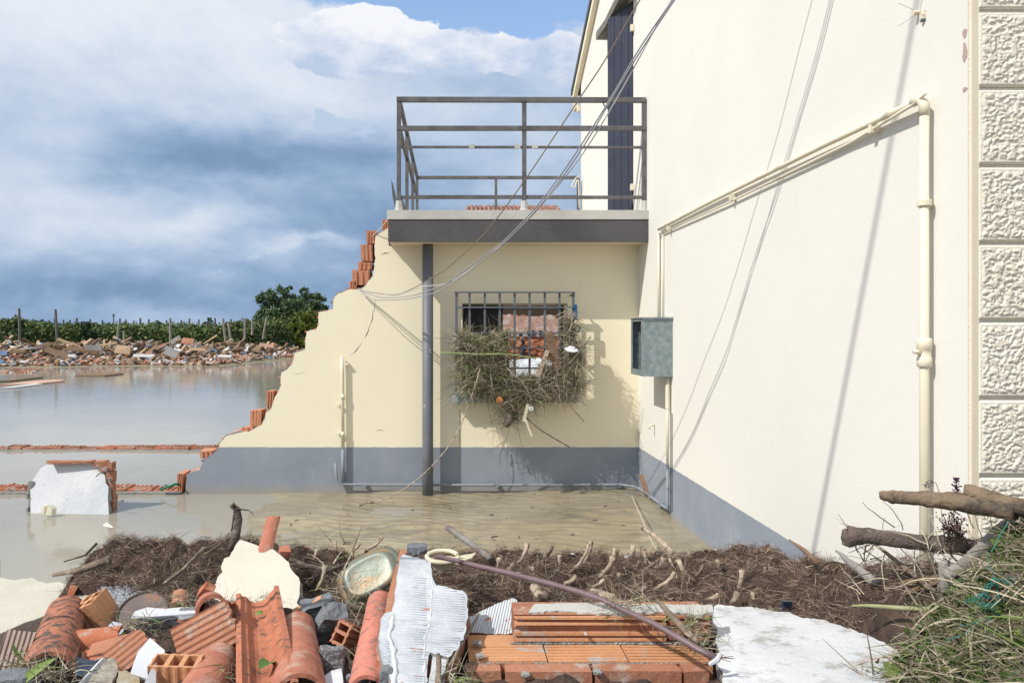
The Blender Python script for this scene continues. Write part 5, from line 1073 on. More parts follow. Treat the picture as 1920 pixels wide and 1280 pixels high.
# small hardware
t_ = thing('wall_hook', 'small cream pipe hook sticking from the white wall below the meter box', 'hook', (XW, 5.97, .7))
MB().tube([(XW, 5.97, CZ-(797-CY)/F*5.97), (XW-.05, 5.95, CZ-(797-CY)/F*5.97+.002), (XW-.055, 5.95, CZ-(797-CY)/F*5.97-.03)], .009, 8).build('hook', m_pipe, t_, smooth=True)
t_ = thing('conduit_stub', 'broken ribbed conduit and hole high on the white wall', 'conduit', (XW, 2.6, 2.75))
ph = Vector((XW, 2.58, CZ+(CY-24)/F*2.58)); v_ = []
for k in range(6): v_ += [(.007, k*.005), (.0085, k*.005+.002)]
MB().lathe(v_, ph, 10, (-.85, -.15, -.05)).build('conduit', m_pipew, t_)
MB().rock(ph+Vector((0, -.02, -.02)), .02, 2, .6, (.35, 1, 1.1)).build('filler', m_pipew, t_); MB().tube([ph+Vector((-.012, -.025, -.042)), ph+Vector((.0, -.03, -.04))], .007, 8).build('socket', m_iron, t_)
for d_ in ((-.06, .03, .05), (-.05, .05, -.03), (-.03, -.06, .02)): MB().tube([ph, ph+Vector(d_)], .0007, 4).build('wire', m_iron, t_)
for py, L_ in ((63, .016), (98, .034), (168, .008)):
    y_ = YF+.014; z_ = CZ-(py-CY)/F*y_; MB().prism([[Vector((XW-.0005, y_+.010*math.cos(a)*(1+.3*math.sin(3*a+py)), z_+L_*math.sin(a)*(1+.2*math.cos(5*a)))) for a in [k*math.pi/6 for k in range(12)]]], (-.0012, 0, 0), layers=1).build('plaster_loss', M('exposed render', (.45, .32, .29)) if py == 63 else bpy.data.materials['exposed render'], house)
# ================================================================ cables
def catm(pts, n=8):
    P = [Vector(p) for p in pts]; P = [P[0]*2-P[1]]+P+[P[-1]*2-P[-2]]; o_ = []
    for i in range(1, len(P)-2):
        for k in range(n):
            t = k/n; a, b_, c, d = P[i-1:i+3]
            o_.append(.5*((2*b_)+(c-a)*t+(2*a-5*b_+4*c-d)*t*t+(3*b_-3*c+d-a)*t*t*t))
    return o_+[P[-2]]
def cdepth(px): return float(np.interp(px, [672, 740, 812, 870, 946, 1000, 1100, 1190, 1265, 1330, 1440], [6.47, 6.1, 5.62, 5.22, 4.62, 4.28, 3.80, 3.50, 3.28, 3.14, 2.95]))
end = Vector((XW-.01, 2.72, 3.98))
sets = [('grey service cable sagging lowest from the broken wall up to the house', [(673, 543), (690, 556), (704, 562), (735, 562), (766, 560), (800, 553), (830, 543), (869, 516), (910, 484), (946, 455), (1000, 400), (1050, 338), (1100, 265), (1150, 180), (1200, 98), (1265, 0), (1330, -92), (1440, -235)], m_cable, .0042, 0),
        ('grey service cable just above the lowest one', [(673, 542), (695, 552), (720, 558), (766, 555), (800, 546), (835, 532), (869, 508), (910, 478), (946, 450), (1000, 394), (1050, 330), (1100, 256), (1150, 176), (1200, 90), (1262, 0), (1330, -92), (1440, -240)], m_cable, .0042, .012),
        ('pale grey cable looping to the pole and joining the bundle', [(673, 541), (700, 550), (740, 554), (790, 538), (830, 533), (862, 519), (905, 488), (940, 459), (990, 412), (1045, 350), (1095, 285), (1145, 205), (1190, 125), (1258, 2), (1330, -100), (1440, -248)], M('pale cable', (.50, .50, .50), rough=.6), .0035, .02),
        ('brown cable climbing steeply above the grey bundle', [(673, 541), (697, 548), (730, 552), (752, 550), (787, 534), (835, 505), (869, 475), (904, 443), (948, 388), (995, 322), (1040, 255), (1090, 180), (1135, 112), (1200, 0), (1270, -115), (1380, -285)], m_cableb, .0038, .03)]
for lab, pts, mt, r_, dz in sets:
    P_ = [W(x, y, cdepth(x)+(dz if x > 680 else 0)) for x, y in pts]+[end+Vector((0, dz, dz))]
    tagp(MB().tube(catm(P_), r_, 6).build('cable', mt, smooth=True), lab, 'cable')
tagp(MB().tube(catm([W(745, 388, 6.25), W(722, 418, 6.4), W(697, 444, 6.52), W(690, 452, 6.53), W(689, 470, 6.53)], 5), .0035, 5).build('string', m_pipew, smooth=True), 'white string hanging from the railing foot to the broken bricks', 'string')
tagp(MB().tube(catm([W(1128, 184, 6.25), W(1134, 200, 6.24), W(1139, 203, 6.24), W(1141, 190, 6.24), W(1137, 183, 6.24)], 5), .006, 5).build('wire_loop', m_iron, smooth=True), 'dark wire loop hooked over the top rail', 'wire')
tagp(MB().tube(catm([W(1086, 330, 9.3), W(1078, 336, 9.3), W(1072, 350, 9.3), W(1078, 350, 9.3), W(1084, 338, 9.3), W(1086, 390, 9.3)], 5), .007, 5).build('rope_loop', m_pipew, smooth=True), 'white rope loop on the far balcony corner post', 'rope')
o = MB().prism([[W(733, 336, 6.6), W(737, 345, 6.6), W(746, 385, 6.6), W(748, 398, 6.6), W(742, 398, 6.6), W(736, 368, 6.6)]], (0, .02, 0), layers=1).build('metal_strip', m_rail); tagp(o, 'bent pointed metal strip standing behind the left end of the balcony', 'metal strip')
# guy cable outside the frame on the left, whose soft shadow crosses the white wall
s1 = Vector((XW, W(1720, 0, 1).x and XW*F/(1720-CX), 0)); s1.z = CZ+(CY-0)/F*s1.y; s2 = Vector((XW, XW*F/(1525-CX), 0)); s2.z = CZ-(1035-CY)/F*s2.y
g1_ = s1+SUN*6.2; g2_ = s2+SUN*6.2; dd_ = (g1_-g2_).normalized(); lo = g2_-dd_*(g2_.z/dd_.z)
tagp(MB().tube([lo, g2_, g1_, g1_+dd_*2.2], .012, 10).build('guy_cable', m_cable, origin=tuple(lo), smooth=True), 'thick guy cable outside the picture at left, seen by its shadow on the white wall', 'cable')

# ================================================================ flood debris in the window grille
YD = 6.22
blobs = [(900, 668, 44, 46, .15, 5), (890, 705, 42, 36, .16, 4), (870, 640, 18, 30, .10, 1.2), (940, 640, 20, 34, .11, 1.6), (935, 690, 32, 34, .14, 2.5), (960, 738, 40, 34, .15, 3.6), (1000, 740, 30, 26, .11, 1.8), (1040, 712, 40, 44, .17, 5), (1075, 668, 24, 36, .13, 2.2),
         (1068, 618, 15, 38, .08, 1.2), (1070, 722, 28, 30, .13, 2), (960, 775, 20, 22, .08, 1), (985, 712, 28, 14, .07, .9), (915, 728, 46, 18, .13, 2)]
tot_ = sum(b_[5] for b_ in blobs); P_ = []; N_ = 9000
for px, py, rx, ry, ry_, w_ in blobs:
    n_ = int(N_*w_/tot_); a = rng.normal(size=(n_, 3)); a /= np.linalg.norm(a, axis=1, keepdims=True); r_ = rng.uniform(.35, 1.0, n_)[:, None]**.5; a = a*r_
    c_ = np.array(W(px, py, YD)); P_.append(c_+a*np.array([rx/F*YD, ry_, ry/F*YD]))
P_ = np.concatenate(P_); P_ = P_[P_[:, 1] < 6.44]
deb = thing('grille_debris', 'mass of flood straw and reeds caught in the window grille', 'flood debris', (W(965, 0, YD).x, YD, .9))
dr = rng.normal(0, 1, (len(P_), 3))*[1, .8, .8]; xl_ = W(948, 0, YD).x; side_ = P_[:, 0] < xl_
for sel, ws_ in ((side_, [.27, .22, .20, .21, .10]), (~side_, [.30, .26, .34, .07, .03])):
    n_ = int(sel.sum()); o = strands('reeds', P_[sel], dr[sel]+[0, 0, -.25], rng.uniform(.04, .20, n_)*(1+.6*(rng.random(n_) < .12)), rng.uniform(.0018, .0060, n_), m_straw+[m_green[1]], deb, 3, .55, .45, ws_); o['kind'] = 'stuff'
core_ = MB()
for px, py, rx, ry, ry_, w_ in blobs: core_.rock(np.array(W(px, py, YD+.03)), 1, 3, .5, (rx/F*YD*.82, ry_*.75, ry/F*YD*.80))
core_.build('matted_core', M('shaded matted straw', (.10, .085, .06), (.19, .165, .12), 24, .95, 4, 60), deb, smooth=True)  # core colour darkened to put shadow inside the straw clumps
for k in range(260):
    b_ = random.choice(blobs); p = Vector(W(b_[0]+random.gauss(0, b_[2]*.6), b_[1]+random.gauss(0, b_[3]*.5), YD-.08)); d_ = Vector((random.gauss(0, 1), random.gauss(-.3, .6), random.gauss(-.2, .8))).normalized(); L_ = random.uniform(.10, .30); pt = [p]
    for s_ in range(3): pt.append(pt[-1]+d_*L_/3); d_ = (d_+noise.noise_vector(p*9+Vector((s_, k, 0)))*.5).normalized()
    MB().tube(pt, [.0028, .0022, .0016, .001], 4).build('stalk', random.choice(m_straw), deb)
P2 = P_[rng.integers(0, len(P_), 240)]+[0, -.03, 0]; o = leaves('leaf_scraps', P2, .035, [m_green[0], m_green[1], m_straw[2]], deb, [.3, .4, .3]); o['kind'] = 'stuff'
def plank(label, a, b_, w_, t_h, mat, name='plank', cat='plank'):
    return tagp(MB().bar(a, b_, w_, t_h).build(name, mat), label, cat)
plank('broken brown plank standing upright in the grille debris', W(1028, 622, 6.14), W(1046, 692, 6.16), .075, .03, m_plank)
plank('split pale stake leaning against the upright plank in the grille', W(1027, 656, 6.12), W(1008, 706, 6.12), .035, .03, m_stem, 'stake', 'stake')
plank('white peeled stick hanging under the window debris', W(990, 757, 6.06), W(982, 790, 6.04), .024, .02, M('peeled wood', (.62, .55, .43), (.5, .43, .32), 9, .8), 'stick', 'stick')
plank('lower white splintered stick below the window debris', W(984, 783, 6.04), W(997, 818, 6.02), .018, .012, bpy.data.materials['peeled wood'], 'stick', 'stick')
tagp(MB().rock(W(996, 766, 6.05), .03, 3, .05).build('glass_bulb', M('frosted glass', (.5, .52, .5), rough=.15, spec=.6), smooth=True), 'dull glass bulb caught at the bottom of the window debris', 'bulb')
leaf_obj('leaf', 'dead orange leaf stuck in the window debris', W(936, 750, 6.03), .07, .06, (.2, 0, -1), (0, -1, .2), M('orange leaf', (.42, .17, .06)))
tagp(MB().tube([W(955, 775, 6.1), W(954, 790, 6.08), W(949, 800, 6.06)], [.03, .035, .018], 8, wob=.3).build('root_ball', m_barkd, smooth=True), 'dark root ball hanging lowest from the window debris', 'root ball')
tagp(MB().tube(catm([W(987, 783, 6.06), W(1010, 803, 6.05), W(1040, 822, 6.08), W(1068, 838, 6.12)], 4), .0055, 5).build('twig', m_barkd), 'dark twig slanting down right from the window debris', 'twig')
tagp(MB().tube(catm([W(1058, 752, 6.1), W(1075, 768, 6.08), W(1095, 790, 6.08)], 4), .005, 5).build('twig', m_bark), 'short twig at the lower right of the window debris', 'twig')
tagp(MB().tube(catm([W(1068, 680, 6.1), W(1090, 655, 6.05), W(1108, 630, 6.0)], 4), .005, 5).build('twig', m_bark), 'pale twig pointing up right from the window debris', 'twig')
tagp(MB().tube(catm([W(826, 661, 6.1), W(900, 664, 6.05), W(950, 664, 6.05), W(1005, 672, 6.1)], 4), .008, 6).build('reed', M('green reed', (.30, .36, .16), (.22, .28, .1), 8, .7)), 'long level green reed through the window debris', 'reed')
tagp(MB().tube(catm([W(900, 690, 6.05), W(892, 720, 6.03), W(875, 770, 6.1), W(860, 805, 6.1), W(840, 838, 6.0), W(805, 878, 5.95), W(770, 908, 5.95), W(730, 932, 5.95), W(700, 941, 6.1)], 5), .0055, 5).build('branch', m_stem, smooth=True), 'long thin bare branch trailing from the window debris to the mud', 'branch')
tagp(MB().tube(catm([W(700, 941, 6.1), W(675, 943, 6.15), W(655, 944, 6.2)], 4), [.008]*9, 6).build('branch', m_bark, smooth=True), 'bare branch lying on the mud in front of the grey band', 'branch')
tagp(MB().tube(catm([W(862, 748, 6.2), W(862, 790, 6.2), W(861, 838, 6.25), W(858, 870, 6.3)], 4), .0035, 4).build('twig', m_bark), 'thin dark stalk hanging straight down left of the window debris', 'twig')
t_ = thing('strap', 'blue ratchet strap hanging at the right of the window grille', 'strap', W(1079, 620, 6.3))
MB().bar(W(1079, 571, 6.33), W(1080, 600, 6.33), .030, .012).build('band', m_blue, t_); MB().tube(catm([W(1081, 608, 6.3), W(1087, 614, 6.3), W(1083, 623, 6.3), W(1078, 618, 6.3), W(1081, 608, 6.3)], 4), .008, 6).build('loop', m_blue, t_)
tagp(MB().tube(catm([W(858, 738, 6.2), W(861, 750, 6.2), W(858, 758, 6.2)], 4), .007, 5).build('ribbon', m_netg), 'green plastic ribbon on the left end of the window sill', 'ribbon')
tagp(MB().tube(catm([W(873, 735, 6.15), W(876, 748, 6.15), W(878, 754, 6.15)], 4), .007, 5).build('ribbon', m_netg), 'second green plastic ribbon a hand to the right on the window sill', 'ribbon')
poly_thing('cloth_scrap', 'white cloth scrap in the upper right of the window debris', 'cloth', [(1058, 652), (1068, 648), (1080, 651), (1085, 658), (1072, 660), (1062, 658)], [(1058, 652, 6.1), (1080, 651, 6.1), (1072, 662, 6.05)], .005, m_white, 1, 5)

# ================================================================ courtyard and pond things
P_b = [(57, 966), (57, 905), (66, 893), (75, 878), (88, 870), (110, 869), (140, 867), (162, 865), (180, 869), (191, 880), (197, 892), (198, 905), (203, 912), (202, 930), (204, 966)]
t_ = slab('wall_fragment', 'white plastered hollow brick wall block standing upright in the water', 'wall fragment', P_b, [(57, 963, 5.80), (204, 963, 5.76), (130, 866, 5.95)], .03, (m_white, m_mortar), seed=30, skin=.012, core_mat=m_mortar, grow=2, step=9, amp=.7)
for px, py, w_, h_ in ((108, 868, 46, 6), (150, 868, 40, 6), (195, 876, 24, 16), (203, 896, 12, 22), (204, 921, 10, 24), (206, 948, 8, 34), (54, 915, 9, 24), (54, 948, 8, 38), (184, 871, 22, 10)):
    c_ = W(px, py, 5.86); MB().box(c_+Vector((0, .055, 0)), (w_/F*5.8, .07, h_/F*5.8), jit=.006).build('brick', m_brick if px > 80 else m_mortar, t_)
for px, py in ((206, 900), (207, 935), (207, 955), (52, 930), (53, 955), (200, 880)): MB().rock(W(px, py, 5.86), .02, 2, .5, (.6, 1, 1.5)).build('mortar_lump', m_mortar, t_)
MB().tube(catm([W(180, 893, 5.78), W(188, 886, 5.76), W(196, 885, 5.75), W(200, 882, 5.75)], 4), .004, 5).build('root_hair', m_barkd, t_)
for k, (a_, lab) in enumerate(((((77, 962), (80, 948), (84, 948), (82, 966)), 'thin cream foam wedge floating before the white wall block'), (((84, 965), (90, 948), (97, 954), (97, 966)), 'wider cream foam wedge floating before the white wall block'))):
    o = MB().prism([[W(*p, 5.66) for p in a_]], (.01, .05, 0), layers=1).build('foam_piece', m_foam); tagp(o, lab, 'foam')
o = MB().prism([[W(188, 988, 5.42), W(200, 979, 5.45), W(212, 987, 5.38), W(203, 993, 5.35)]], (0, .02, -.03), layers=1).build('foam_piece', m_foam); tagp(o, 'cream foam piece floating alone right of the white wall block', 'foam')
tagp(MB().tube(catm([W(302, 918, 6.45), W(315, 912, 6.43), W(330, 907, 6.44), W(337, 909, 6.5)], 4), .012, 8).build('hose', m_hose, smooth=True), 'green hose piece lying on the brick footing', 'hose')
tagp(MB().tube(catm([W(208, 936, 5.8), W(220, 940, 5.75), W(232, 938, 5.75), W(222, 946, 5.72)], 4), .004, 5).build('twig', m_barkd), 'dark twig on the water beside the white wall block', 'twig')
plank('splintered brown board leaning in the corner between the walls', W(1207, 891, 6.33), W(1228, 953, 5.97), .09, .018, m_plank, 'board', 'board')
tagp(MB().tube(catm([W(1185, 930, 5.9), W(1205, 975, 5.0), W(1225, 1020, 4.5), W(1262, 1075, 4.0)], 4), .005, 5).build('cane', m_straw[1]), 'thin straw coloured cane rising from the roots over the mud', 'cane')
for k in range(45):
    x = random.uniform(-1.5, 1.6); y = random.uniform(4.3, 6.4); s_ = random.uniform(.006, .018)
    o = MB().box((x, y, courtyard(x, y)+.004), (s_*random.uniform(1, 3.5), s_*.4, s_*.35), Matrix.Rotation(random.uniform(0, 3), 3, 'Z'), jit=.002).build('mud_twig', m_barkd); tagp(o, 'tiny dark twig scrap lying on the wet mud', 'twig', 'tiny twig scraps on the mud')

# ================================================================ far bank: heap of wreckage
def shore(px): return float(np.interp(px, [-100, 0, 130, 250, 400, 480, 560], [29.5, 30.6, 31, 32, 31.5, 36, 42]))
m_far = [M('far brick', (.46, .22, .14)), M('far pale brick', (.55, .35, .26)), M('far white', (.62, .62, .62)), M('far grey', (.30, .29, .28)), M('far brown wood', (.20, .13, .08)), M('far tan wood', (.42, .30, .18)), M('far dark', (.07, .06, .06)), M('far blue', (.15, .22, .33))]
rub = [MB() for _ in m_far]
for k in range(3400):
    px = random.uniform(-60, 575); Y0 = shore(px); dY = random.random()**1.4*9; hmax = .9*math.exp(-((dY-4.5)/3)**2)*(1 if px < 470 else .5)*(.6+.8*abs(noise.noise(Vector((px*.02, 0, 3)))))
    z = low((px-CX)/F*(Y0+dY), Y0+dY)+random.random()*hmax; s_ = random.uniform(.05, .17)*(1 if dY < 2.2 else 1.35)
    i_ = random.choices(range(8), [.26, .20, .13, .14, .10, .09, .06, .02] if dY < 2.2 else [.07, .11, .11, .17, .25, .17, .10, .02])[0]
    rub[i_].box(((px-CX)/F*(Y0+dY), Y0+dY, z), (s_*random.uniform(1, 3.2)*(2.4 if i_ in (4, 5) else 1), s_*(.7 if i_ in (4, 5) else 1), s_*random.uniform(.2, .8)), Matrix.Rotation(random.uniform(0, 6), 3, 'Z')@Matrix.Rotation(random.uniform(-.7, .7), 3, 'Y')@Matrix.Rotation(random.uniform(-.5, .5), 3, 'X'))
allr = MB(); 
for i_, r_ in enumerate(rub): allr.add(r_.v, r_.f, i_)
o = allr.build('wreckage_rubble', m_far, origin=(0, 0, 0)); tagp(o, kind='stuff')
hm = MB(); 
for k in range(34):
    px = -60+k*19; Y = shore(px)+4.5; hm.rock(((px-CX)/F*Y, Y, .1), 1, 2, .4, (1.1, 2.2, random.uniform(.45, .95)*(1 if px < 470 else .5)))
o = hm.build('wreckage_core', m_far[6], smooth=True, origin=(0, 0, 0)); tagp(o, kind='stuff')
boards = [(155, 657, 60, 8, 8, 4, 'long dark brown board sloping on the far wreckage'), (175, 656, 32, 18, 0, 3, 'pale beige cupboard panel lying on the far wreckage'), (231, 656, 28, 18, 8, 5, 'square tan plywood sheet tilted on the far wreckage'), (110, 662, 50, 10, 18, 4, 'rust brown door leaf sloping at left of the far wreckage'),
          (62, 653, 42, 4, -4, 3, 'round tan timber beam at the left of the far wreckage'), (30, 660, 40, 4, -4, 4, 'grey brown beam lower left on the far wreckage'), (265, 650, 26, 4, -58, 4, 'upright leaning plank in the middle of the far wreckage'), (322, 661, 26, 16, 20, 3, 'grey slab and white sack in the middle of the far wreckage'), (352, 640, 22, 12, 10, 0, 'dark red roof panel on top of the far wreckage'),
          (478, 652, 20, 12, 22, 5, 'tan cardboard box at the right of the far wreckage'), (500, 648, 28, 7, 8, 1, 'pale flat sheet resting at the right end of the far wreckage'), (125, 641, 36, 5, 20, 5, 'orange tan timber at the top left of the far wreckage'), (270, 667, 40, 5, 0, 2, 'white blue sheet low in the far wreckage'), (135, 667, 14, 5, 5, 2, 'small white sack in the far wreckage'),
          (5, 662, 18, 8, 0, 7, 'teal panel at the left edge of the far wreckage'), (2, 679, 12, 9, 0, 7, 'blue grey barrel at the left edge by the shore'), (44, 679, 18, 5, -5, 2, 'white board on the shore at the left'), (395, 636, 30, 3, -34, 5, 'leaning pale pole on top of the far wreckage'), (330, 638, 20, 10, -30, 3, 'grey crumpled sheet at the back of the far wreckage'),
          (195, 646, 50, 4, -8, 5, 'long tan pole across the far wreckage'), (420, 668, 26, 4, 5, 2, 'white trim board near the shore on the far wreckage'), (405, 672, 4, 18, 16, 3, 'grey upright stake near the far shore'), (455, 668, 20, 6, 0, 1, 'pale pink slab near the far shore'), (528, 661, 18, 4, 0, 2, 'white scrap by the far shore beside the green bush'), (552, 650, 14, 12, 0, 2, 'white bags at the far right beside the broken wall'),
          (85, 647, 46, 4, -10, 4, 'dark timber lying across the left of the far wreckage'), (160, 648, 40, 4, -38, 4, 'dark plank crossing upward in the far wreckage'), (300, 650, 24, 6, -20, 1, 'pinkish board behind the plywood sheet'), (440, 655, 30, 5, -12, 4, 'brown branchy timber right of centre on the far wreckage'), (370, 655, 30, 5, 6, 5, 'tan slat pile piece in the far wreckage')]
for px, py, w_, h_, an, ci, lab in boards:
    Y = shore(px)+float(np.interp(py, [636, 660, 680], [4.6, 1.4, .2])); c_ = W(px, py, Y); c_.z = max(c_.z, .15)
    rot = Matrix.Rotation(R(an), 3, 'Y')@Matrix.Rotation(R(random.uniform(-25, 10)), 3, 'X'); o = MB().box(c_, (w_/F*Y, .12, h_/F*Y), rot, jit=.03).build('plank' if h_ < 8 else 'panel', m_far[ci]); tagp(o, lab, 'plank' if h_ < 8 else 'panel')
for pts, lab in ((((130, 703), (165, 699), (200, 702), (196, 706), (140, 706)), 'dark pallet floating alone on the flood water'), (((0, 716), (30, 714), (58, 716), (50, 722), (0, 724)), 'tan board raft floating at the left edge'), (((0, 722), (18, 722), (18, 729), (0, 730)), 'white board floating at the left frame edge'), (((-5, 709), (8, 709), (10, 716), (-5, 717)), 'dark brown crate floating at the left frame edge')):
    Y = CZ*F/(pts[-1][1]-CY); o = MB().prism([[Vector((W(x, y, Y).x, CZ*F/(y-CY), .05)) for x, y in pts]], (0, 0, -.1), layers=1).build('floating_board', m_far[4] if 'dark' in lab else (m_far[2] if 'white' in lab else m_far[1])); tagp(o, lab, 'board')
for k in range(26):
    px = random.uniform(-10, 75); py = random.uniform(692, 700); Y = CZ*F/(py-CY); o = MB().box(W(px, py, Y), (random.uniform(.15, .4), .15, .1), Matrix.Rotation(random.random(), 3, 'Z')).build('brick_chunk', random.choice(m_far[:3])); tagp(o, 'small brick chunk in the shallows at the far left', 'brick chunk', 'brick chunks in the shallows')
# ================================================================ orchard behind the bank: rows of foliage, posts, trees
nL = 64000; px = rng.uniform(-90, 640, nL); Y = 46+rng.random(nL)**1.6*34
ht = np.array([1.98+.55*noise.noise(Vector((a*.022, b*.25, 0)))+.35*noise.noise(Vector((a*.09, b*.5, 4))) for a, b in zip(px, Y)])+np.interp(px, [-90, 0, 60, 120, 420, 520, 640], [.5, .35, .25, 0, 0, .6, .8])+(Y-46)*.012
z = rng.random(nL)**.6*ht; X = (px-CX)/F*Y
o = leaves('orchard_foliage', np.stack([X, Y+np.abs(rng.normal(0, .2, nL)), z], 1), .24, m_foil, None, [.5, .25, .25]); tagp(o, kind='stuff')
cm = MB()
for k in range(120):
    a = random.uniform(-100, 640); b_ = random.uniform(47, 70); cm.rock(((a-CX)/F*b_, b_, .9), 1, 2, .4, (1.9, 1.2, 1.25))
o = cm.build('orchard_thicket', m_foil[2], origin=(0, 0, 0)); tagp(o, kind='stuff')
def post(px, pt, pb, Y, lean=0, r_=.06, mt=None, lab='', grp=None):
    o = MB().tube([W(px, pb, Y), W(px+lean, pt, Y)], [r_, r_*.9], 7).build('post', mt or m_post); tagp(o, lab, 'post', grp)
near = [(37, 640, 578, -1, 0, 'dark tall orchard post wrapped in leaves at the left'), (108, 652, 580, -4, 0, 'tall dark orchard post leaning left above the hedge'), (320, 660, 596, -1, 1, 'tall grey post standing in the middle of the wreckage'), (219, 648, 612, 3, 1, 'pale leaning post behind the plywood sheet'), (233, 648, 620, -1, 1, 'shorter pale post right of the leaning one'),
        (424, 650, 597, -6, 1, 'thick pale post leaning left, first of the pair'), (435, 654, 604, -7, 1, 'thick pale post leaning left, second of the pair'), (459, 636, 598, 0, 1, 'pale upright post between the pair and the tree'), (473, 628, 598, 0, 1, 'grey post with leafy top beside the tall tree'), (493, 636, 595, 7, 1, 'grey post leaning right before the tall tree')]
for px, pb, pt, ln, c_, lab in near: post(px, pt, pb, 44.6, ln, .085, m_post if c_ else m_postd, lab)
far_p = [5, 80, 91, 103, 119, 143, 170, 192, 224, 237, 263, 278, 313, 355, 372, 404, 433, 20, 52, 64, 130, 156, 205, 250, 296, 340, 388, 418, 449, 523, 534]
for k, px in enumerate(far_p): post(px, 596+(k*7 % 5)+(4 if k > 16 and px < 500 else 0), 618, 56+(k % 5)*2.5, (k % 3)-1, .085, m_postd, 'thin dark orchard post rising above the far foliage', 'orchard posts above the foliage')
o = MB().tube([W(213, 612, 70), W(213, 590, 70)], .06, 5); o.tube([W(210, 592, 70), W(216, 592, 70)], .05, 4); o.tube([W(211, 589, 70), W(215, 589, 70)], .05, 4)
tagp(o.build('utility_pole', m_postd), 'tiny utility pole with crossarm above the far foliage', 'pole')
def tree(name, label, px, pytop, pybase, Y, wpx, crown, nleaf, size, mats, seed=0, cat='tree', wts=(.4, .35, .25)):
    b0 = W(px, pybase, Y); t_ = thing(name, label, cat, b0); rr_ = random.Random(seed); top = W(px, pytop, Y); H = top.z-b0.z
    mbx = MB(); mbx.tube([b0, b0.lerp(top, .3)+Vector((.1, 0, 0)), b0.lerp(top, .62)], [.14, .10, .05], 8)
    for cx_, cy_, r_ in crown:
        e = W(cx_, cy_, Y); s_ = b0.lerp(top, rr_.uniform(.15, .45)); mbx.tube([s_, s_.lerp(e, .5)+Vector((0, rr_.uniform(-.3, .3), .1)), e], [.07, .045, .02], 5)
    mbx.build('trunk', m_barkd, t_); C_ = []
    tot = sum(c[2]**2 for c in crown)
    for cx_, cy_, r_ in crown:
        n_ = int(nleaf*r_*r_/tot); R_ = r_/F*Y; ncl = max(4, int(n_/150)); cc_ = np.array(W(cx_, cy_, Y))
        a = rng.normal(size=(ncl, 3)); a /= np.linalg.norm(a, axis=1, keepdims=True); cl = cc_+a*(rng.uniform(.45, 1, ncl)**.6)[:, None]*R_*[1, 1, .9]
        C_.append(cl[rng.integers(0, ncl, n_)]+rng.normal(0, R_*.13, (n_, 3)))
    C_ = np.concatenate(C_); o = leaves('crown', C_, size, mats, t_, list(wts)); return t_
tree('tree', 'tall grey green tree with open feathery crown beyond the hedge', 520, 542, 640, 56, 60, [(500, 562, 19), (522, 556, 21), (538, 562, 18), (510, 582, 25), (494, 556, 12), (544, 548, 11), (528, 590, 27), (497, 596, 20), (550, 588, 16), (515, 610, 27), (540, 610, 24), (548, 575, 20), (555, 560, 12), (512, 600, 28)], 30000, .18, m_foilT, 1)
tree('tree', 'second smaller dark tree right of the tall one', 580, 545, 640, 60, 40, [(578, 558, 17), (592, 566, 17), (570, 568, 15), (600, 562, 11), (585, 580, 20), (568, 550, 10), (604, 578, 12), (575, 600, 22), (598, 600, 20), (590, 590, 22)], 19000, .18, m_foilT, 2, wts=(.3, .45, .25))
tree('bush', 'rounded yellow green bush beside the broken wall', 570, 585, 655, 44.5, 30, [(560, 603, 20), (580, 598, 20), (572, 620, 24), (552, 622, 14), (592, 615, 20), (568, 640, 18), (595, 640, 18)], 13000, .15, m_foilY, 3, 'bush', (.5, .33, .17))
tree('bush', 'dark rounded shrub standing in front of the orchard hedge', 165, 603, 645, 45, 20, [(163, 615, 11), (170, 625, 14), (158, 632, 11), (170, 638, 12)], 4200, .16, [m_foil[2], m_foilT[2]], 4, 'bush', (.6, .4))
tree('bush', 'dark tuft of leaves growing round the left orchard post', 37, 592, 645, 45, 12, [(36, 604, 8), (38, 618, 10), (34, 632, 10)], 2600, .16, [m_foil[2], m_foil[0]], 5, 'bush', (.6, .4))
tree('bush', 'low dark brush on the right end of the wreckage', 500, 632, 655, 44, 20, [(485, 646, 8), (505, 642, 9), (525, 646, 9), (540, 640, 10), (515, 634, 9), (540, 628, 10), (520, 622, 9)], 5200, .15, [m_foil[2], m_foil[0]], 6, 'bush', (.6, .4))
tree('bush', 'reddish green bush between the two trees and the hedge', 548, 580, 640, 54, 20, [(540, 596, 10), (552, 590, 9), (545, 612, 13)], 3200, .16, [M('russet leaf', (.13, .10, .035)), m_foil[0], m_foil[2]], 7, 'bush', (.4, .4, .2))
tree('bush', 'small round far tree above the hedge right of the middle', 390, 598, 612, 75, 10, [(384, 604, 6), (392, 602, 6), (398, 606, 5)], 1500, .2, m_foilT, 8, 'tree', (.2, .4, .4))
# ================================================================ the neighbour house seen through the window and over the balcony
YH = 40.0; hs = thing('neighbour_house', 'distant brick house with red tiled roof seen through the window and over the balcony', 'house', (W(968, 0, YH).x, YH, 0))
xa, xb = W(872, 0, YH).x, W(1062, 0, YH).x
MB().box(((xa+xb)/2, YH+3, 4.6), (xb-xa-.4, 5.6, 6.9)).build('wall', m_pinkwall, hs)
MB().box(((xa+xb)/2, YH+.19, .15), (xb-xa-.3, .06, 2.3)).build('lower_wall', m_orwall, hs)
for k in range(26):
    for j in range(9):
        MB().box((xa+.3+(xb-xa-.6)*(k+.5*(j % 2))/26, YH+.13, -.6+j*.22), (.20, .05, .16), jit=.012) if False else None
mbk = MB()
for j in range(16):
    for k in range(26): 
        mbk.box((xa+.3+(xb-xa-.6)*(k+.5*(j % 2))/26, YH+.175, 1.40+j*.105), (.22, random.uniform(.03, .07), .085), jit=.008)
mbk.build('brickwork', m_pinkwall, hs)['kind'] = 'stuff'
zl = CZ-(627-CY)/F*YH
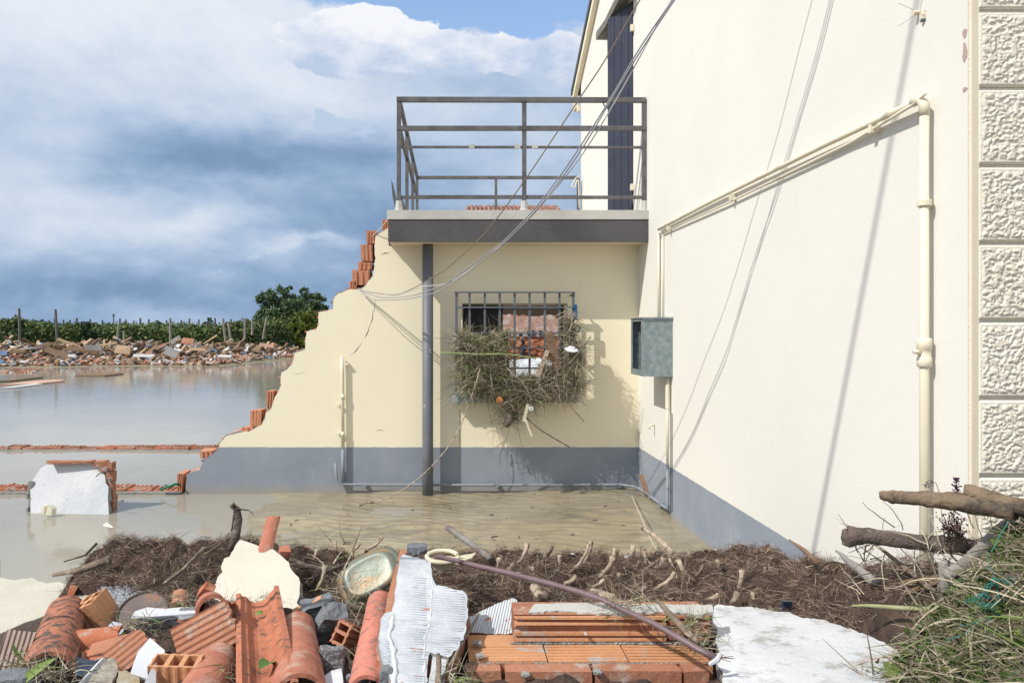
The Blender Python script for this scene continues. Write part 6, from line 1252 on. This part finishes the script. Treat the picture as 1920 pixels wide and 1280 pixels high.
MB().box(((xa+xb)/2+.5, YH+.10, zl+.02), (3.4, .14, .30)).build('lintel', M('grey lintel', (.38, .37, .36), (.3, .3, .29), 2), hs)
for px in (996, 1018): 
    f_ = MB().box(W(px, 624, YH+.02), (.46, .08, .26)).build('window', m_dark, hs); MB().box(W(px, 624, YH-.03), (.03, .03, .25)).build('mullion', m_lip, f_)
m_rt = M('weathered far tile', (.33, .17, .125), (.24, .12, .09), 5); m_rt2 = M('pale far tile', (.42, .26, .2), (.3, .17, .13), 5); nt_ = 22; zr0 = CZ+(CY-400)/F*YH; zr1 = CZ+(CY-382)/F*(YH+1.5)
MB().prism([[(xa, YH-.25, zr0-.25), (xb, YH-.25, zr0-.25), (xb-.35, YH+3, zr1+.02), (xa+.35, YH+3, zr1+.02)]], (0, 0, -.1), layers=1).build('roof_deck', m_brickD, hs)
for k in range(nt_):
    a_ = xa+(xb-xa)*(k+.5)/nt_
    for j in range(5):
        y0_, y1_ = YH-.32+j*.68, YH-.32+(j+1)*.68+.04; f0 = (y0_-YH)/3; f1 = (y1_-YH)/3; s0 = (a_-(xa+xb)/2)*(1-f0*.04); za, zb_ = zr0-.2+(zr1-zr0+.27)*f0+.05, zr0-.2+(zr1-zr0+.27)*f1+.02
        coppo('tile', '', (0, 0, 0), (1, 0, 0), .1, .1, (0, 0, 1), m_brickD) if False else None
        MB().tube([(s0+(xa+xb)/2, y0_, za), (s0+(xa+xb)/2, y1_, zb_)], [.135, .11], 8).build('tile', m_rt if (k*7+j*3) % 4 else m_rt2, hs, smooth=True)
# white rubble in the room opening
rb = [(985, 694, 12.6, .42, 'white plaster sheet lying behind the window opening'), (1018, 692, 12.9, .38, 'pale green white board right of the plaster sheet behind the window'), (966, 698, 12.2, .35, 'cream plaster lump left behind the window opening'), (1036, 696, 12.3, .36, 'white plaster lump behind the plank in the window')]
for px, py, Y, s_, lab in rb: tagp(MB().box(W(px, py+6, Y), (s_*1.5, .3, s_*1.1), Matrix.Rotation(R(random.uniform(-12, 12)), 3, 'Y')@Matrix.Rotation(R(-50), 3, 'X'), jit=.05).build('plaster_board', m_white), lab, 'plaster board')
rbh = MB()
for k in range(30): rbh.rock(W(random.uniform(940, 1060), random.uniform(715, 755), 12.8), random.uniform(.12, .3), 1, .4)
rbh.rock(W(1000, 778, 13.2), 1, 3, .3, (1.5, .8, .75)); tagp(rbh.build('plaster_rubble', m_white, origin=(0, 0, 0)), kind='stuff')
# ================================================================ the person seen through the window
def skin_mesh(name, verts, edges, radii, mat, parent, sub=2):
    me = bpy.data.meshes.new(name+'_base'); org = OR[parent.name]; me.from_pydata([tuple(Vector(v_)-org) for v_ in verts], edges, []); o = bpy.data.objects.new(name+'_base', me); COL.objects.link(o)
    m1 = o.modifiers.new('s', 'SKIN'); 
    for i, r_ in enumerate(radii): me.skin_vertices[0].data[i].radius = (r_, r_) if not isinstance(r_, tuple) else r_
    me.skin_vertices[0].data[0].use_root = True
    m2 = o.modifiers.new('b', 'SUBSURF'); m2.levels = sub; m2.render_levels = sub
    dg = bpy.context.evaluated_depsgraph_get(); em = bpy.data.meshes.new_from_object(o.evaluated_get(dg)); em.name = name; em.materials.clear(); em.materials.append(mat)
    em.polygons.foreach_set('use_smooth', [True]*len(em.polygons)); bpy.data.objects.remove(o); r2 = bpy.data.objects.new(name, em); COL.objects.link(r2); r2.parent = parent; OR[r2.name] = org; return r2
YP = 36.0; bp = Vector((W(981, 0, YP).x, YP, -.12))
man = thing('person', 'person in dark clothes walking left with head bent over a phone, seen through the window', 'person', bp)
J = {'pel': (0, 0, .86), 'sp': (.0, 0, 1.05), 'ch': (-.03, 0, 1.24), 'nk': (-.07, 0, 1.38), 'hd': (-.13, 0, 1.50), 'ht': (-.15, 0, 1.58), 'shl': (-.05, -.17, 1.32), 'ell': (-.10, -.20, 1.08), 'hal': (-.34, -.12, 1.16), 'shr': (-.02, .17, 1.32), 'elr': (-.05, .2, 1.08), 'har': (-.30, .08, 1.15),
     'hpl': (.0, -.09, .84), 'knl': (-.14, -.10, .46), 'anl': (-.10, -.10, .08), 'tol': (-.26, -.10, .04), 'hpr': (0, .09, .84), 'knr': (.04, .10, .46), 'anr': (.22, .10, .10), 'tor': (.08, .10, .03)}
ks = list(J); V_ = [bp+Vector(J[k]) for k in ks]; E_ = [(ks.index(a), ks.index(b_)) for a, b_ in (('pel', 'sp'), ('sp', 'ch'), ('ch', 'nk'), ('nk', 'hd'), ('hd', 'ht'), ('ch', 'shl'), ('shl', 'ell'), ('ell', 'hal'), ('ch', 'shr'), ('shr', 'elr'), ('elr', 'har'), ('pel', 'hpl'), ('hpl', 'knl'), ('knl', 'anl'), ('anl', 'tol'), ('pel', 'hpr'), ('hpr', 'knr'), ('knr', 'anr'), ('anr', 'tor'))]
rad = {'pel': .12, 'sp': .11, 'ch': .12, 'nk': .05, 'hd': .095, 'ht': .07, 'shl': .065, 'ell': .045, 'hal': .035, 'shr': .065, 'elr': .045, 'har': .035, 'hpl': .085, 'knl': .058, 'anl': .042, 'tol': .035, 'hpr': .085, 'knr': .058, 'anr': .042, 'tor': .035}
skin_mesh('body', V_, E_, [rad[k] for k in ks], M('skin', (.45, .27, .19), rough=.6), man)
def sub_(names, edges, gr, nm, mt): skin_mesh(nm, [bp+Vector(J[k]) for k in names], [(names.index(a), names.index(b_)) for a, b_ in edges], [rad[k]+gr for k in names], mt, man)
sub_(['pel', 'sp', 'ch', 'shl', 'ell', 'shr', 'elr'], [('pel', 'sp'), ('sp', 'ch'), ('ch', 'shl'), ('shl', 'ell'), ('ch', 'shr'), ('shr', 'elr')], .018, 'shirt', M('navy shirt', (.012, .016, .03)))
sub_(['pel', 'hpl', 'knl', 'anl', 'hpr', 'knr', 'anr'], [('pel', 'hpl'), ('hpl', 'knl'), ('knl', 'anl'), ('pel', 'hpr'), ('hpr', 'knr'), ('knr', 'anr')], .014, 'trousers', M('dark trousers', (.025, .03, .045)))
MB().rock(bp+Vector((-.125, 0, 1.545)), .105, 3, .1, (1.2, 1.1, 1.0)).build('hair', M('dark hair', (.03, .022, .018)), man, smooth=True)
MB().box(bp+Vector((-.38, -.03, 1.19)), (.02, .08, .15), Matrix.Rotation(R(40), 3, 'Y')).build('phone', m_dark, man)
for y_ in (-.06, 0, .06): pass
# a mound of orange brick rubble for the ground behind the person
rbm = MB()
for k in range(420): rbm.box((random.uniform(xa+.3, xb-.3), random.uniform(37.2, 39.8), random.uniform(-.1, 1.1)*1), (random.uniform(.15, .4), random.uniform(.1, .25), random.uniform(.06, .15)), Matrix.Rotation(random.uniform(0, 6), 3, 'Z')@Matrix.Rotation(random.uniform(-.5, .5), 3, 'X'))
o = rbm.build('brick_rubble', m_orwall, origin=(0, 0, 0)); tagp(o, kind='stuff')
